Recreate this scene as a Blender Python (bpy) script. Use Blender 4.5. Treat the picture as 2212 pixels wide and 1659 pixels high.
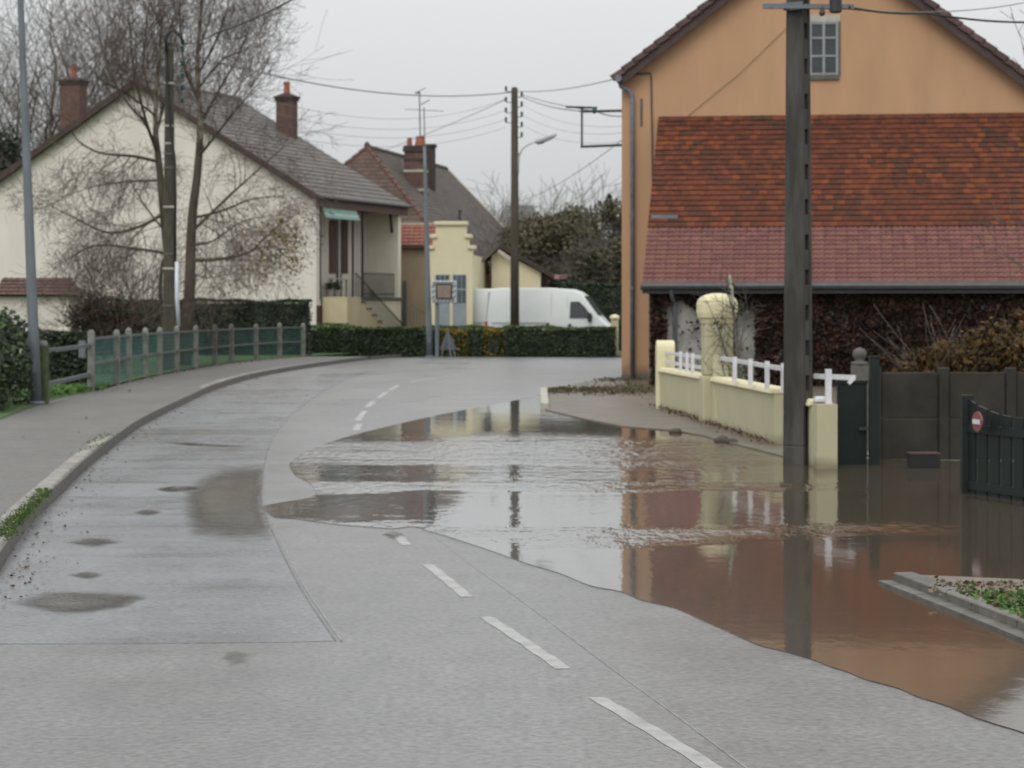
import bpy, bmesh, math, random
import numpy as np
from mathutils import Vector, Matrix, Quaternion

for o in list(bpy.data.objects):
    bpy.data.objects.remove(o)
random.seed(7)
RNG = np.random.default_rng(7)
scene = bpy.context.scene
COL = scene.collection
R = math.radians

# ------------------------------------------------------------------ camera, sky, sun, exposure
F, CX, HZ, EYE = 5000.0, 1106.0, 675.0, 1.6       # lens in units of a 2212-wide frame, horizon row, eye height
cam_d = bpy.data.cameras.new('camera')
cam = bpy.data.objects.new('camera', cam_d)
COL.objects.link(cam)
cam.location = (0, 0, EYE)
cam.rotation_euler = (R(90), 0, 0)
cam_d.sensor_width = 36.0
cam_d.lens = F / 2212.0 * 36.0
cam_d.shift_y = -(829.5 - HZ) / 2212.0
cam_d.clip_end = 3000
cam_d.clip_start = 0.1
cam_d.dof.use_dof = True
cam_d.dof.focus_distance = 7.0
cam_d.dof.aperture_fstop = 9.5
scene.camera = cam

world = bpy.data.worlds.new('World')
scene.world = world
world.use_nodes = True
wn, wl = world.node_tree.nodes, world.node_tree.links
wn.clear()
w_out = wn.new('ShaderNodeOutputWorld')
sky = wn.new('ShaderNodeTexSky')
sky.sky_type = 'NISHITA'
sky.sun_disc = False
SUN_EL, SUN_AZ = 48.0, 200.0
sky.sun_elevation = R(SUN_EL)
sky.sun_rotation = R(SUN_AZ)
sky.air_density = 1.0
sky.dust_density = 6.0
hs = wn.new('ShaderNodeHueSaturation')
hs.inputs['Saturation'].default_value = 0.10
wl.new(sky.outputs[0], hs.inputs['Color'])
bg1 = wn.new('ShaderNodeBackground')
bg1.inputs['Strength'].default_value = 0.05
wl.new(hs.outputs[0], bg1.inputs['Color'])
# the closed cloud deck of an overcast day: brighter towards the zenith, the same all the way round
tc = wn.new('ShaderNodeTexCoord')
sx = wn.new('ShaderNodeSeparateXYZ')
wl.new(tc.outputs['Generated'], sx.inputs[0])
mr = wn.new('ShaderNodeMapRange')
mr.inputs['From Min'].default_value = 0.0
mr.inputs['From Max'].default_value = 1.0
mr.inputs['To Min'].default_value = 1.0
mr.inputs['To Max'].default_value = 2.6
wl.new(sx.outputs['Z'], mr.inputs['Value'])
nz = wn.new('ShaderNodeTexNoise')
nz.inputs['Scale'].default_value = 5.0
nz.inputs['Detail'].default_value = 3.0
wl.new(tc.outputs['Generated'], nz.inputs['Vector'])
mr2 = wn.new('ShaderNodeMapRange')
mr2.inputs['To Min'].default_value = 0.95
mr2.inputs['To Max'].default_value = 1.05
wl.new(nz.outputs['Fac'], mr2.inputs['Value'])
mul = wn.new('ShaderNodeMath'); mul.operation = 'MULTIPLY'
wl.new(mr.outputs[0], mul.inputs[0]); wl.new(mr2.outputs[0], mul.inputs[1])
bg2 = wn.new('ShaderNodeBackground')
bg2.inputs['Color'].default_value = (0.965, 0.985, 1.0, 1)
mul2 = wn.new('ShaderNodeMath'); mul2.operation = 'MULTIPLY'
mul2.inputs[1].default_value = 0.53
wl.new(mul.outputs[0], mul2.inputs[0])
wl.new(mul2.outputs[0], bg2.inputs['Strength'])
addsh = wn.new('ShaderNodeAddShader')
wl.new(bg1.outputs[0], addsh.inputs[0]); wl.new(bg2.outputs[0], addsh.inputs[1])
wl.new(addsh.outputs[0], w_out.inputs['Surface'])

sun_d = bpy.data.lights.new('sun', 'SUN')
sun_d.energy = 0.7
sun_d.angle = R(30)
sun_d.color = (1.0, 0.97, 0.93)
sun = bpy.data.objects.new('sun', sun_d)
COL.objects.link(sun)
az = R(SUN_AZ)
sdir = Vector((math.sin(az) * math.cos(R(SUN_EL)), math.cos(az) * math.cos(R(SUN_EL)), math.sin(R(SUN_EL))))
sun.rotation_euler = (-sdir).to_track_quat('-Z', 'Y').to_euler()

scene.view_settings.view_transform = 'Standard'
scene.view_settings.look = 'None'
scene.view_settings.gamma = 1.0
scene.view_settings.use_curve_mapping = False
scene.view_settings.exposure = 0.0

# ------------------------------------------------------------------ helpers
def P(u, v, Y):
    return Vector(((u - CX) * Y / F, Y, EYE - (v - HZ) * Y / F))

def G(u, v, z=0.0):
    return P(u, v, (EYE - z) * F / (v - HZ))

def lin(c):
    c = c / 255.0
    return c / 12.92 if c <= 0.04045 else ((c + 0.055) / 1.055) ** 2.4

def srgb(r, g, b, k=1.0):
    return (lin(r) * k, lin(g) * k, lin(b) * k)

def tag(o, label=None, cat=None, group=None, kind=None):
    if label: o['label'] = label
    if cat: o['category'] = cat
    if group: o['group'] = group
    if kind: o['kind'] = kind
    return o

def thing(name, label, cat, loc=(0, 0, 0), rz=0.0, group=None):
    e = bpy.data.objects.new(name, None)
    e.empty_display_size = 0.2
    COL.objects.link(e)
    e.location = loc
    e.rotation_euler = (0, 0, rz)
    tag(e, label, cat, group)
    return e

def mtx(o):
    return Matrix.Translation(o.location) @ o.rotation_euler.to_matrix().to_4x4()

def hit(o, u, v, axis, val):
    """point, in o's own frame, where the sight line through (u,v) meets the local plane axis=val"""
    inv = mtx(o).inverted()
    a = inv @ Vector((0, 0, EYE))
    d = inv.to_3x3() @ Vector(((u - CX) / F, 1.0, -(v - HZ) / F))
    t = (val - a[axis]) / d[axis]
    return a + d * t

def hit_plane(o, u, v, p0, n):
    inv = mtx(o).inverted()
    a = inv @ Vector((0, 0, EYE))
    d = inv.to_3x3() @ Vector(((u - CX) / F, 1.0, -(v - HZ) / F))
    t = (p0 - a).dot(n) / d.dot(n)
    return a + d * t

class MB:
    def __init__(s):
        s.v, s.f, s.m = [], [], []
    def face(s, pts, mi=0):
        i = len(s.v)
        s.v += [tuple(p) for p in pts]
        s.f.append(tuple(range(i, i + len(pts))))
        s.m.append(mi)
    def hexa(s, b, t, mi=0):
        i = len(s.v)
        s.v += [tuple(p) for p in b] + [tuple(p) for p in t]
        for q in ((3, 2, 1, 0), (4, 5, 6, 7), (0, 1, 5, 4), (1, 2, 6, 5), (2, 3, 7, 6), (3, 0, 4, 7)):
            s.f.append(tuple(i + k for k in q)); s.m.append(mi)
        return s
    def box(s, x0, x1, y0, y1, z0, z1, mi=0):
        return s.hexa([(x0, y0, z0), (x1, y0, z0), (x1, y1, z0), (x0, y1, z0)],
                      [(x0, y0, z1), (x1, y0, z1), (x1, y1, z1), (x0, y1, z1)], mi)
    def bar(s, p0, p1, w, h, mi=0, up=Vector((0, 0, 1))):
        p0, p1 = Vector(p0), Vector(p1)
        d = (p1 - p0).normalized()
        if abs(d.dot(up)) > 0.99: up = Vector((0, 1, 0))
        x = d.cross(up).normalized() * (w / 2)
        y = x.cross(d).normalized() * (h / 2)
        return s.hexa([p0 - x - y, p0 + x - y, p0 + x + y, p0 - x + y],
                      [p1 - x - y, p1 + x - y, p1 + x + y, p1 - x + y], mi)
    def tube(s, pts, radii, n=6, mi=0, caps=True):
        pts = [Vector(p) for p in pts]
        if not isinstance(radii, (list, tuple)): radii = [radii] * len(pts)
        base = len(s.v)
        ref = None
        for k, p in enumerate(pts):
            d = (pts[min(k + 1, len(pts) - 1)] - pts[max(k - 1, 0)])
            if d.length < 1e-9: d = Vector((0, 0, 1))
            d.normalize()
            if ref is None:
                ref = Vector((1, 0, 0)) if abs(d.x) < 0.9 else Vector((0, 1, 0))
            x = (ref - d * ref.dot(d)).normalized()
            ref = x
            y = d.cross(x)
            for j in range(n):
                a = 2 * math.pi * j / n
                q = p + (x * math.cos(a) + y * math.sin(a)) * radii[k]
                s.v.append((q.x, q.y, q.z))
        for k in range(len(pts) - 1):
            for j in range(n):
                a, b = base + k * n + j, base + k * n + (j + 1) % n
                s.f.append((a, b, b + n, a + n)); s.m.append(mi)
        if caps:
            s.f.append(tuple(base + j for j in range(n))[::-1]); s.m.append(mi)
            e = base + (len(pts) - 1) * n
            s.f.append(tuple(e + j for j in range(n))); s.m.append(mi)
        return s
    def lathe(s, c, prof, n=12, mi=0, square=False):
        base = len(s.v)
        for r, z in prof:
            for j in range(n):
                a = 2 * math.pi * (j + 0.5) / n
                k = r / math.cos(math.pi / 4) if square else r
                s.v.append((c[0] + k * math.cos(a), c[1] + k * math.sin(a), c[2] + z))
        for k in range(len(prof) - 1):
            for j in range(n):
                a, b = base + k * n + j, base + k * n + (j + 1) % n
                s.f.append((a, b, b + n, a + n)); s.m.append(mi)
        s.f.append(tuple(base + j for j in range(n))[::-1]); s.m.append(mi)
        e = base + (len(prof) - 1) * n
        s.f.append(tuple(e + j for j in range(n))); s.m.append(mi)
        return s
    def prism(s, poly, off, mi=0):
        off = Vector(off)
        a = [Vector(p) for p in poly]
        b = [p + off for p in a]
        i, n = len(s.v), len(a)
        s.v += [tuple(p) for p in a] + [tuple(p) for p in b]
        s.f.append(tuple(range(i, i + n))[::-1]); s.m.append(mi)
        s.f.append(tuple(range(i + n, i + 2 * n))); s.m.append(mi)
        for k in range(n):
            l = (k + 1) % n
            s.f.append((i + k, i + l, i + n + l, i + n + k)); s.m.append(mi)
        return s
    def mesh(s, name, mats, smooth=False, recalc=True):
        me = bpy.data.meshes.new(name)
        me.from_pydata(s.v, [], s.f)
        if not isinstance(mats, (list, tuple)): mats = [mats]
        for m in mats: me.materials.append(m)
        if len(mats) > 1:
            me.polygons.foreach_set('material_index', s.m)
        if recalc:
            bm = bmesh.new(); bm.from_mesh(me)
            bmesh.ops.recalc_face_normals(bm, faces=bm.faces)
            bm.to_mesh(me); bm.free()
        if smooth:
            me.polygons.foreach_set('use_smooth', [True] * len(me.polygons))
        me.update()
        return me
    def build(s, name, mats, parent=None, smooth=False, recalc=True):
        return link(name, s.mesh(name, mats, smooth, recalc), parent)

def link(name, me, parent=None):
    o = bpy.data.objects.new(name, me)
    COL.objects.link(o)
    if parent: o.parent = parent
    return o

def bevel(o, w, seg=2):
    m = o.modifiers.new('bevel', 'BEVEL'); m.width = w; m.segments = seg; m.limit_method = 'ANGLE'; m.angle_limit = R(35)
    return o

def sheet(name, pts, mat, z=None, parent=None, skirt=0.0):
    b = MB()
    q = [Vector((p[0], p[1], p[2] if z is None else z)) for p in pts]
    area = sum(q[k].x * q[(k + 1) % len(q)].y - q[(k + 1) % len(q)].x * q[k].y for k in range(len(q)))
    if area < 0: q.reverse()
    b.face(q)
    if skirt:
        for k in range(len(q)):
            a, c = q[k], q[(k + 1) % len(q)]
            b.face([a - Vector((0, 0, skirt)), c - Vector((0, 0, skirt)), c, a])
    return b.build(name, mat, parent, recalc=False)

def ribbon(b, pts, w, z, mi=0):
    L_, R_ = [], []
    for k, p in enumerate(pts):
        d = Vector(pts[min(k + 1, len(pts) - 1)]) - Vector(pts[max(k - 1, 0)])
        n = Vector((-d.y, d.x, 0)).normalized() * (w / 2)
        L_.append((p[0] + n.x, p[1] + n.y, z)); R_.append((p[0] - n.x, p[1] - n.y, z))
    for k in range(len(pts) - 1):
        b.face([R_[k], R_[k + 1], L_[k + 1], L_[k]], mi)

def smooth_line(pts, n=6):
    pts = [Vector(p) for p in pts]
    out = []
    for i in range(len(pts) - 1):
        p0, p1, p2, p3 = pts[max(i - 1, 0)], pts[i], pts[i + 1], pts[min(i + 2, len(pts) - 1)]
        for k in range(n):
            t = k / n
            out.append(0.5 * ((2 * p1) + (p2 - p0) * t + (2 * p0 - 5 * p1 + 4 * p2 - p3) * t * t + (3 * p1 - p0 - 3 * p2 + p3) * t ** 3))
    out.append(pts[-1])
    return out

def resample(pts, step):
    out = [pts[0].copy()]
    acc = 0.0
    for a, b in zip(pts[:-1], pts[1:]):
        L_ = (b - a).length
        pos = 0.0
        while acc + (L_ - pos) >= step:
            pos += step - acc
            acc = 0.0
            out.append(a.lerp(b, pos / L_))
        acc += L_ - pos
    return out

# ------------------------------------------------------------------ materials
def mat(name, col, rough=0.8, var=0.15, scale=4.0, bump=0.0, bscale=40.0, spec=0.5, metal=0.0, col2=None,
        stretch=(1, 1, 1), detail=5.0, lo=0.35, hi=0.65, rnd=0.0):
    m = bpy.data.materials.new(name)
    m.use_nodes = True
    n, l = m.node_tree.nodes, m.node_tree.links
    bs = n['Principled BSDF']
    bs.inputs['Roughness'].default_value = rough
    bs.inputs['Specular IOR Level'].default_value = spec
    bs.inputs['Metallic'].default_value = metal
    t = n.new('ShaderNodeTexCoord')
    mp = n.new('ShaderNodeMapping')
    mp.inputs['Scale'].default_value = stretch
    l.new(t.outputs['Object'], mp.inputs['Vector'])
    nt = n.new('ShaderNodeTexNoise')
    nt.inputs['Scale'].default_value = scale
    nt.inputs['Detail'].default_value = detail
    nt.inputs['Roughness'].default_value = 0.6
    l.new(mp.outputs[0], nt.inputs['Vector'])
    cr = n.new('ShaderNodeValToRGB')
    a = [max(0, c * (1 - var)) for c in col]
    b = [min(1, c * (1 + var)) for c in col] if col2 is None else col2
    if col2 is not None: a = col
    cr.color_ramp.elements[0].position = lo
    cr.color_ramp.elements[1].position = hi
    cr.color_ramp.elements[0].color = (*a, 1)
    cr.color_ramp.elements[1].color = (*b, 1)
    l.new(nt.outputs['Fac'], cr.inputs['Fac'])
    src = cr.outputs[0]
    if rnd > 0:
        oi = n.new('ShaderNodeObjectInfo')
        mrr = n.new('ShaderNodeMapRange')
        mrr.inputs['To Min'].default_value = 1 - rnd; mrr.inputs['To Max'].default_value = 1 + rnd
        l.new(oi.outputs['Random'], mrr.inputs['Value'])
        mx = n.new('ShaderNodeVectorMath'); mx.operation = 'SCALE'
        l.new(src, mx.inputs[0]); l.new(mrr.outputs[0], mx.inputs['Scale'])
        src = mx.outputs[0]
    l.new(src, bs.inputs['Base Color'])
    if bump > 0:
        nb = n.new('ShaderNodeTexNoise')
        nb.inputs['Scale'].default_value = bscale
        nb.inputs['Detail'].default_value = 4.0
        l.new(mp.outputs[0], nb.inputs['Vector'])
        bp = n.new('ShaderNodeBump')
        bp.inputs['Strength'].default_value = bump
        bp.inputs['Distance'].default_value = 0.02
        l.new(nb.outputs['Fac'], bp.inputs['Height'])
        l.new(bp.outputs[0], bs.inputs['Normal'])
    return m

def asphalt(name, col, rough, patchy=0.12, spec=0.5, tint=1.0):
    m = bpy.data.materials.new(name); m.use_nodes = True
    n, l = m.node_tree.nodes, m.node_tree.links
    bs = n['Principled BSDF']
    t = n.new('ShaderNodeTexCoord')
    def noise(sc, det, vec=None, st=(1, 1, 1)):
        mp = n.new('ShaderNodeMapping'); mp.inputs['Scale'].default_value = st
        l.new(t.outputs['Object'], mp.inputs['Vector'])
        x = n.new('ShaderNodeTexNoise'); x.inputs['Scale'].default_value = sc; x.inputs['Detail'].default_value = det
        x.inputs['Roughness'].default_value = 0.65
        l.new(mp.outputs[0], x.inputs['Vector']); return x.outputs['Fac']
    big = noise(0.35, 4, st=(1.4, 0.5, 1)); fine = noise(27, 5); mid = noise(3.0, 5, st=(1.5, 0.6, 1))
    def rng(src, a, b, f0=0.3, f1=0.7):
        x = n.new('ShaderNodeMapRange'); x.inputs['From Min'].default_value = f0; x.inputs['From Max'].default_value = f1
        x.inputs['To Min'].default_value = a; x.inputs['To Max'].default_value = b; l.new(src, x.inputs['Value']); return x.outputs[0]
    def mult(a, b):
        x = n.new('ShaderNodeMath'); x.operation = 'MULTIPLY'; l.new(a, x.inputs[0]); l.new(b, x.inputs[1]); return x.outputs[0]
    strk = noise(1.1, 6, st=(0.35, 1.6, 1))
    k = mult(mult(mult(rng(big, 1 - patchy, 1 + patchy), rng(fine, 0.48, 1.52)), rng(mid, 0.88, 1.12)), rng(strk, 0.92, 1.08))
    sc = n.new('ShaderNodeVectorMath'); sc.operation = 'SCALE'
    sc.inputs[0].default_value = col
    l.new(k, sc.inputs['Scale']); l.new(sc.outputs[0], bs.inputs['Base Color'])
    rr = n.new('ShaderNodeMath'); rr.operation = 'ADD'
    l.new(rng(big, rough - 0.08, rough + 0.08), rr.inputs[0]); l.new(rng(strk, -0.08, 0.08), rr.inputs[1])
    l.new(rr.outputs[0], bs.inputs['Roughness'])
    bs.inputs['Specular IOR Level'].default_value = spec
    bp = n.new('ShaderNodeBump'); bp.inputs['Strength'].default_value = 0.4; bp.inputs['Distance'].default_value = 0.004
    l.new(fine, bp.inputs['Height']); l.new(bp.outputs[0], bs.inputs['Normal'])
    return m

def water_mat(name, col, ripple=1.0, rough=0.02, calm=(0.42, 0.62), col2=None, ior=1.72, gusts=None):
    m = bpy.data.materials.new(name); m.use_nodes = True
    n, l = m.node_tree.nodes, m.node_tree.links
    bs = n['Principled BSDF']
    bs.inputs['Base Color'].default_value = (*col, 1)
    bs.inputs['Roughness'].default_value = rough
    bs.inputs['IOR'].default_value = ior
    t = n.new('ShaderNodeTexCoord')
    def noise(sc, det, st, loc=(0, 0, 0)):
        mp = n.new('ShaderNodeMapping'); mp.inputs['Scale'].default_value = st; mp.inputs['Location'].default_value = loc
        l.new(t.outputs['Object'], mp.inputs['Vector'])
        x = n.new('ShaderNodeTexNoise'); x.inputs['Scale'].default_value = sc; x.inputs['Detail'].default_value = det
        l.new(mp.outputs[0], x.inputs['Vector']); return x.outputs['Fac']
    def rng(src, f0, f1, a, b):
        x = n.new('ShaderNodeMapRange'); x.inputs['From Min'].default_value = f0; x.inputs['From Max'].default_value = f1
        x.inputs['To Min'].default_value = a; x.inputs['To Max'].default_value = b; l.new(src, x.inputs['Value']); return x.outputs[0]
    def op(kind, a, b):
        x = n.new('ShaderNodeMath'); x.operation = kind; l.new(a, x.inputs[0])
        if isinstance(b, float): x.inputs[1].default_value = b
        else: l.new(b, x.inputs[1])
        return x.outputs[0]
    if col2 is not None:      # silt hangs in the deep water by the gate, the road shows through the shallow side
        sep = n.new('ShaderNodeSeparateXYZ'); l.new(t.outputs['Object'], sep.inputs[0])
        k = op('ADD', sep.outputs['X'], op('MULTIPLY', noise(0.5, 3, (1, .4, 1)), 1.2))
        mx = n.new('ShaderNodeMix'); mx.data_type = 'RGBA'
        mx.inputs['A'].default_value = (*col, 1); mx.inputs['B'].default_value = (*col2, 1)
        l.new(rng(k, 0.6, 2.4, 0, 1), mx.inputs['Factor'])
        l.new(rng(k, 0.6, 2.4, ior, 1.36), bs.inputs['IOR'])
        l.new(rng(k, 0.6, 2.4, rough, rough + 0.03), bs.inputs['Roughness'])
        l.new(mx.outputs['Result'], bs.inputs['Base Color'])
    waves = op('ADD', noise(20.0, 2.0, (1.7, 1.0, 1)), op('MULTIPLY', noise(5.0, 2.0, (1.4, 0.8, 1)), 0.7))
    if gusts:
        # wind ripples lean downwind: a long face towards the open road and a short steep back
        s0 = n.new('ShaderNodeSeparateXYZ'); l.new(t.outputs['Object'], s0.inputs[0])
        saw = op('FRACT', op('ADD', op('MULTIPLY', s0.outputs['Y'], 11.0), op('MULTIPLY', noise(5.0, 3.0, (1.8, 0.7, 1), (2, 9, 0)), 6.0)), 0.0)
        waves = op('ADD', op('MULTIPLY', waves, 0.35), op('MULTIPLY', saw, 0.62))
    if gusts:                 # cat's-paws: streaks of wind ripple lying across otherwise still water
        sp = n.new('ShaderNodeSeparateXYZ'); l.new(t.outputs['Object'], sp.inputs[0])
        yy = op('ADD', sp.outputs['Y'], op('MULTIPLY', noise(0.7, 4.0, (0.5, 0.5, 1), (5, 2, 0)), 5.0))
        cr = n.new('ShaderNodeValToRGB'); e = cr.color_ramp.elements
        e[0].position = 0.0; e[0].color = (0.02, 0.02, 0.02, 1); e[1].position = 1.0; e[1].color = (0.04, 0.04, 0.04, 1)
        for yv, k in gusts:
            x = e.new((yv + 2.5 - 10) / 30.0); x.color = (k, k, k, 1)
        l.new(rng(yy, 10, 40, 0, 1), cr.inputs['Fac'])
        patch = op('MULTIPLY', cr.outputs[0], rng(noise(1.6, 3.0, (0.4, 1.0, 1), (1, 7, 0)), 0.36, 0.56, 0.25, 1.0))
        patch = op('MULTIPLY', patch, rng(sp.outputs['X'], 2.2, 3.4, 1.0, 0.06))   # the wall and gate give lee
    else:
        patch = rng(noise(2.0, 3.0, (0.10, 0.30, 1), (3.1, 1.7, 0)), calm[0], calm[1], 0.10, 1.0)
    bp = n.new('ShaderNodeBump'); bp.inputs['Strength'].default_value = 1.0; bp.inputs['Distance'].default_value = 0.0042 * ripple
    l.new(op('MULTIPLY', waves, patch), bp.inputs['Height']); l.new(bp.outputs[0], bs.inputs['Normal'])
    return m

M = {}
M['road'] = asphalt('asphalt_worn', (0.124, 0.122, 0.117), 0.36, 0.22, 0.9)
M['patch'] = asphalt('asphalt_newer_wet', (0.128, 0.130, 0.135), 0.28, 0.2, 0.9)
M['walk'] = asphalt('pavement_asphalt', (0.098, 0.093, 0.083), 0.52, 0.25, 0.45)
M['paint'] = mat('road_paint', (0.33, 0.33, 0.318), 0.45, 0.25, 7, col2=(0.20, 0.20, 0.192), lo=0.42, hi=0.72)
M['seam'] = mat('tar_seam', (0.085, 0.085, 0.085), 0.45, 0.4, 5)
M['seamlight'] = mat('seam_worn_edge', (0.17, 0.17, 0.165), 0.4, 0.3, 8)
M['kerb'] = mat('kerb_concrete', (0.215, 0.207, 0.182), 0.8, 0.25, 6, 0.3, 60, rnd=0.15)
M['kerbdark'] = mat('kerb_wet', (0.105, 0.10, 0.085), 0.7, 0.3, 6, 0.3, 60, rnd=0.15)
M['moss'] = mat('moss', (0.05, 0.085, 0.012), 0.95, 0.4, 12, 0.6, 40)
M['flood'] = water_mat('flood_water', (0.115, 0.114, 0.108), 2.3, 0.03, (0.40, 0.60), (0.068, 0.053, 0.037), gusts=[(13.5, .02), (15.8, .03), (16.2, .5), (17.3, .9), (18.0, .05), (20.0, .05), (20.5, .7), (21.6, .8), (22.2, .10), (23.6, .15), (24.4, .9), (27.5, .9), (29.2, .25), (31, .06)])
M['puddle'] = water_mat('thin_puddle', (0.060, 0.058, 0.052), 0.8, 0.07, (0.3, 0.6))
def soften(m):
    n, l = m.node_tree.nodes, m.node_tree.links
    out = n['Material Output']; bs = n['Principled BSDF']
    at = n.new('ShaderNodeAttribute'); at.attribute_name = 'wet'
    t = n.new('ShaderNodeTexCoord'); mp = n.new('ShaderNodeMapping'); mp.inputs['Scale'].default_value = (0.55, 1.25, 1)
    l.new(t.outputs['Object'], mp.inputs['Vector'])
    nz_ = n.new('ShaderNodeTexNoise'); nz_.inputs['Scale'].default_value = 6.5; nz_.inputs['Detail'].default_value = 6.0; nz_.inputs['Roughness'].default_value = 0.75
    l.new(mp.outputs[0], nz_.inputs['Vector'])
    ad = n.new('ShaderNodeMath'); ad.operation = 'ADD'; l.new(at.outputs['Fac'], ad.inputs[0]); l.new(nz_.outputs['Fac'], ad.inputs[1])
    mr_ = n.new('ShaderNodeMapRange'); mr_.interpolation_type = 'SMOOTHSTEP'
    mr_.inputs['From Min'].default_value = 0.84; mr_.inputs['From Max'].default_value = 1.45
    l.new(ad.outputs[0], mr_.inputs['Value'])
    tr = n.new('ShaderNodeBsdfTransparent'); mx = n.new('ShaderNodeMixShader')
    l.new(mr_.outputs[0], mx.inputs['Fac']); l.new(tr.outputs[0], mx.inputs[1]); l.new(bs.outputs[0], mx.inputs[2])
    l.new(mx.outputs[0], out.inputs['Surface'])
soften(M['puddle'])
M['damp'] = asphalt('asphalt_soaked', (0.100, 0.097, 0.090), 0.30, 0.2, 0.7)
soften(M['damp'])
M['ground'] = mat('garden_soil', (0.06, 0.065, 0.03), 0.95, 0.35, 1.5, 0.4, 20)
M['grass'] = mat('lawn', (0.045, 0.095, 0.018), 0.95, 0.35, 2.5, 0.6, 60)
M['mud'] = mat('muddy_verge', (0.125, 0.098, 0.074), 0.45, 0.3, 1.6, 0.8, 14, col2=(0.070, 0.062, 0.036), lo=0.42, hi=0.66)
M['blade'] = mat('grass_blade', (0.055, 0.12, 0.02), 0.8, 0.3, 3)
M['ochre'] = mat('ochre_render', tuple(a*b for a,b in zip(srgb(172, 131, 96, 1.05),(.93,1.01,1.11))), 0.9, 0.07, 1.1, 0.15, 60, stretch=(1, 1, 0.28))
M['brownboard'] = mat('brown_board', (0.045, 0.026, 0.022), 0.7, 0.25, 5)
M['vergetile'] = mat('verge_tile', (0.085, 0.050, 0.045), 0.8, 0.25, 6, rnd=0.2)
M['zinc'] = mat('zinc', (0.13, 0.145, 0.165), 0.5, 0.2, 6)
M['darkgutter'] = mat('dark_gutter', (0.045, 0.045, 0.048), 0.5, 0.2, 6)
M['cable'] = mat('cable_black', (0.014, 0.015, 0.015), 0.7, 0.1, 4)
M['wire'] = mat('wire_grey', (0.13, 0.135, 0.135), 0.6, 0.1, 4)
M['glass'] = mat('window_glass', (0.03, 0.035, 0.038), 0.12, 0.2, 2)
M['winframe'] = mat('window_frame', (0.22, 0.235, 0.25), 0.6, 0.1, 6)
M['stone'] = mat('pale_stone', (0.36, 0.34, 0.28), 0.85, 0.15, 6)
M['dimstone'] = mat('sill_stone', (0.10, 0.095, 0.082), 0.85, 0.2, 6)
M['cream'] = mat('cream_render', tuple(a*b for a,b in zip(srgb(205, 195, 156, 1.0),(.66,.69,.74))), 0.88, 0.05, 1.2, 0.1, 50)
def splash(m, h, col):
    n, l = m.node_tree.nodes, m.node_tree.links
    bs = n['Principled BSDF']; src = bs.inputs['Base Color'].links[0].from_socket
    t = n.new('ShaderNodeTexCoord'); sp = n.new('ShaderNodeSeparateXYZ'); l.new(t.outputs['Object'], sp.inputs[0])
    nz_ = n.new('ShaderNodeTexNoise'); nz_.inputs['Scale'].default_value = 4.0; nz_.inputs['Detail'].default_value = 6.0
    l.new(t.outputs['Object'], nz_.inputs['Vector'])
    ma = n.new('ShaderNodeMath'); ma.operation = 'MULTIPLY_ADD'; ma.inputs[1].default_value = -h * 2.2
    l.new(nz_.outputs['Fac'], ma.inputs[0]); l.new(sp.outputs['Z'], ma.inputs[2])
    mr_ = n.new('ShaderNodeMapRange'); mr_.inputs['From Min'].default_value = -h * 0.9; mr_.inputs['From Max'].default_value = h * 0.3
    mr_.inputs['To Min'].default_value = 0.75; mr_.inputs['To Max'].default_value = 0.0
    l.new(ma.outputs[0], mr_.inputs['Value'])
    mx = n.new('ShaderNodeMix'); mx.data_type = 'RGBA'; mx.inputs['B'].default_value = (*col, 1)
    l.new(mr_.outputs[0], mx.inputs['Factor']); l.new(src, mx.inputs['A']); l.new(mx.outputs['Result'], bs.inputs['Base Color'])
splash(M['cream'], 0.09, (0.16, 0.125, 0.08))
splash(M['ochre'], 0.35, (0.10, 0.085, 0.06))
M['creamcap'] = mat('cream_cap', srgb(206, 198, 162, 1.0), 0.85, 0.06, 3)
M['whitepaint'] = mat('white_rail', (0.56, 0.56, 0.58), 0.5, 0.06, 5)
M['plaster'] = mat('old_plaster', (0.22, 0.215, 0.195), 0.9, 0.35, 2.0, 0.2, 30)
M['concpole'] = mat('pole_concrete', (0.030, 0.028, 0.024), 0.85, 0.4, 5, 0.3, 30, col2=(0.088, 0.085, 0.075), stretch=(1, 1, 0.16), lo=0.42, hi=0.72)
M['concpole2'] = mat('pole_concrete_brown', (0.055, 0.048, 0.036), 0.9, 0.35, 6, 0.3, 30, stretch=(1, 1, 0.3))
M['woodpole'] = mat('pole_wood', (0.060, 0.048, 0.036), 0.9, 0.3, 6, 0.2, 20, stretch=(1, 1, 0.15))
M['steel'] = mat('galvanised_steel', (0.120, 0.138, 0.150), 0.55, 0.15, 5, stretch=(1, 1, 0.3))
M['steellight'] = mat('steel_light', (0.42, 0.44, 0.44), 0.5, 0.1, 5)
M['teal'] = mat('insulator_glass', (0.010, 0.060, 0.058), 0.25, 0.15, 5)
M['whitewall'] = mat('white_house_render', tuple(a*b for a,b in zip(srgb(196, 184, 166, 1.03),(1.06,1.13,1.28))), 0.9, 0.06, 1.0, 0.1, 40, stretch=(1, 1, 0.3))
M['whitebase'] = mat('white_base', srgb(214, 209, 192, 1.0), 0.9, 0.05, 1.0)
M['creamstep'] = mat('cream_stair', srgb(176, 164, 134, 1.0), 0.9, 0.08, 1.0)
M['slate'] = mat('porch_floor', (0.09, 0.10, 0.105), 0.6, 0.15, 6)
M['awning'] = mat('awning_cloth', srgb(132, 168, 162, 1.0), 0.85, 0.08, 4)
M['shutter'] = mat('brown_shutter', (0.075, 0.042, 0.038), 0.7, 0.15, 6)
M['iron'] = mat('dark_iron', (0.025, 0.026, 0.028), 0.6, 0.2, 5)
M['tan'] = mat('tan_render', srgb(146, 130, 108, 1.0), 0.9, 0.10, 1.0)
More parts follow.
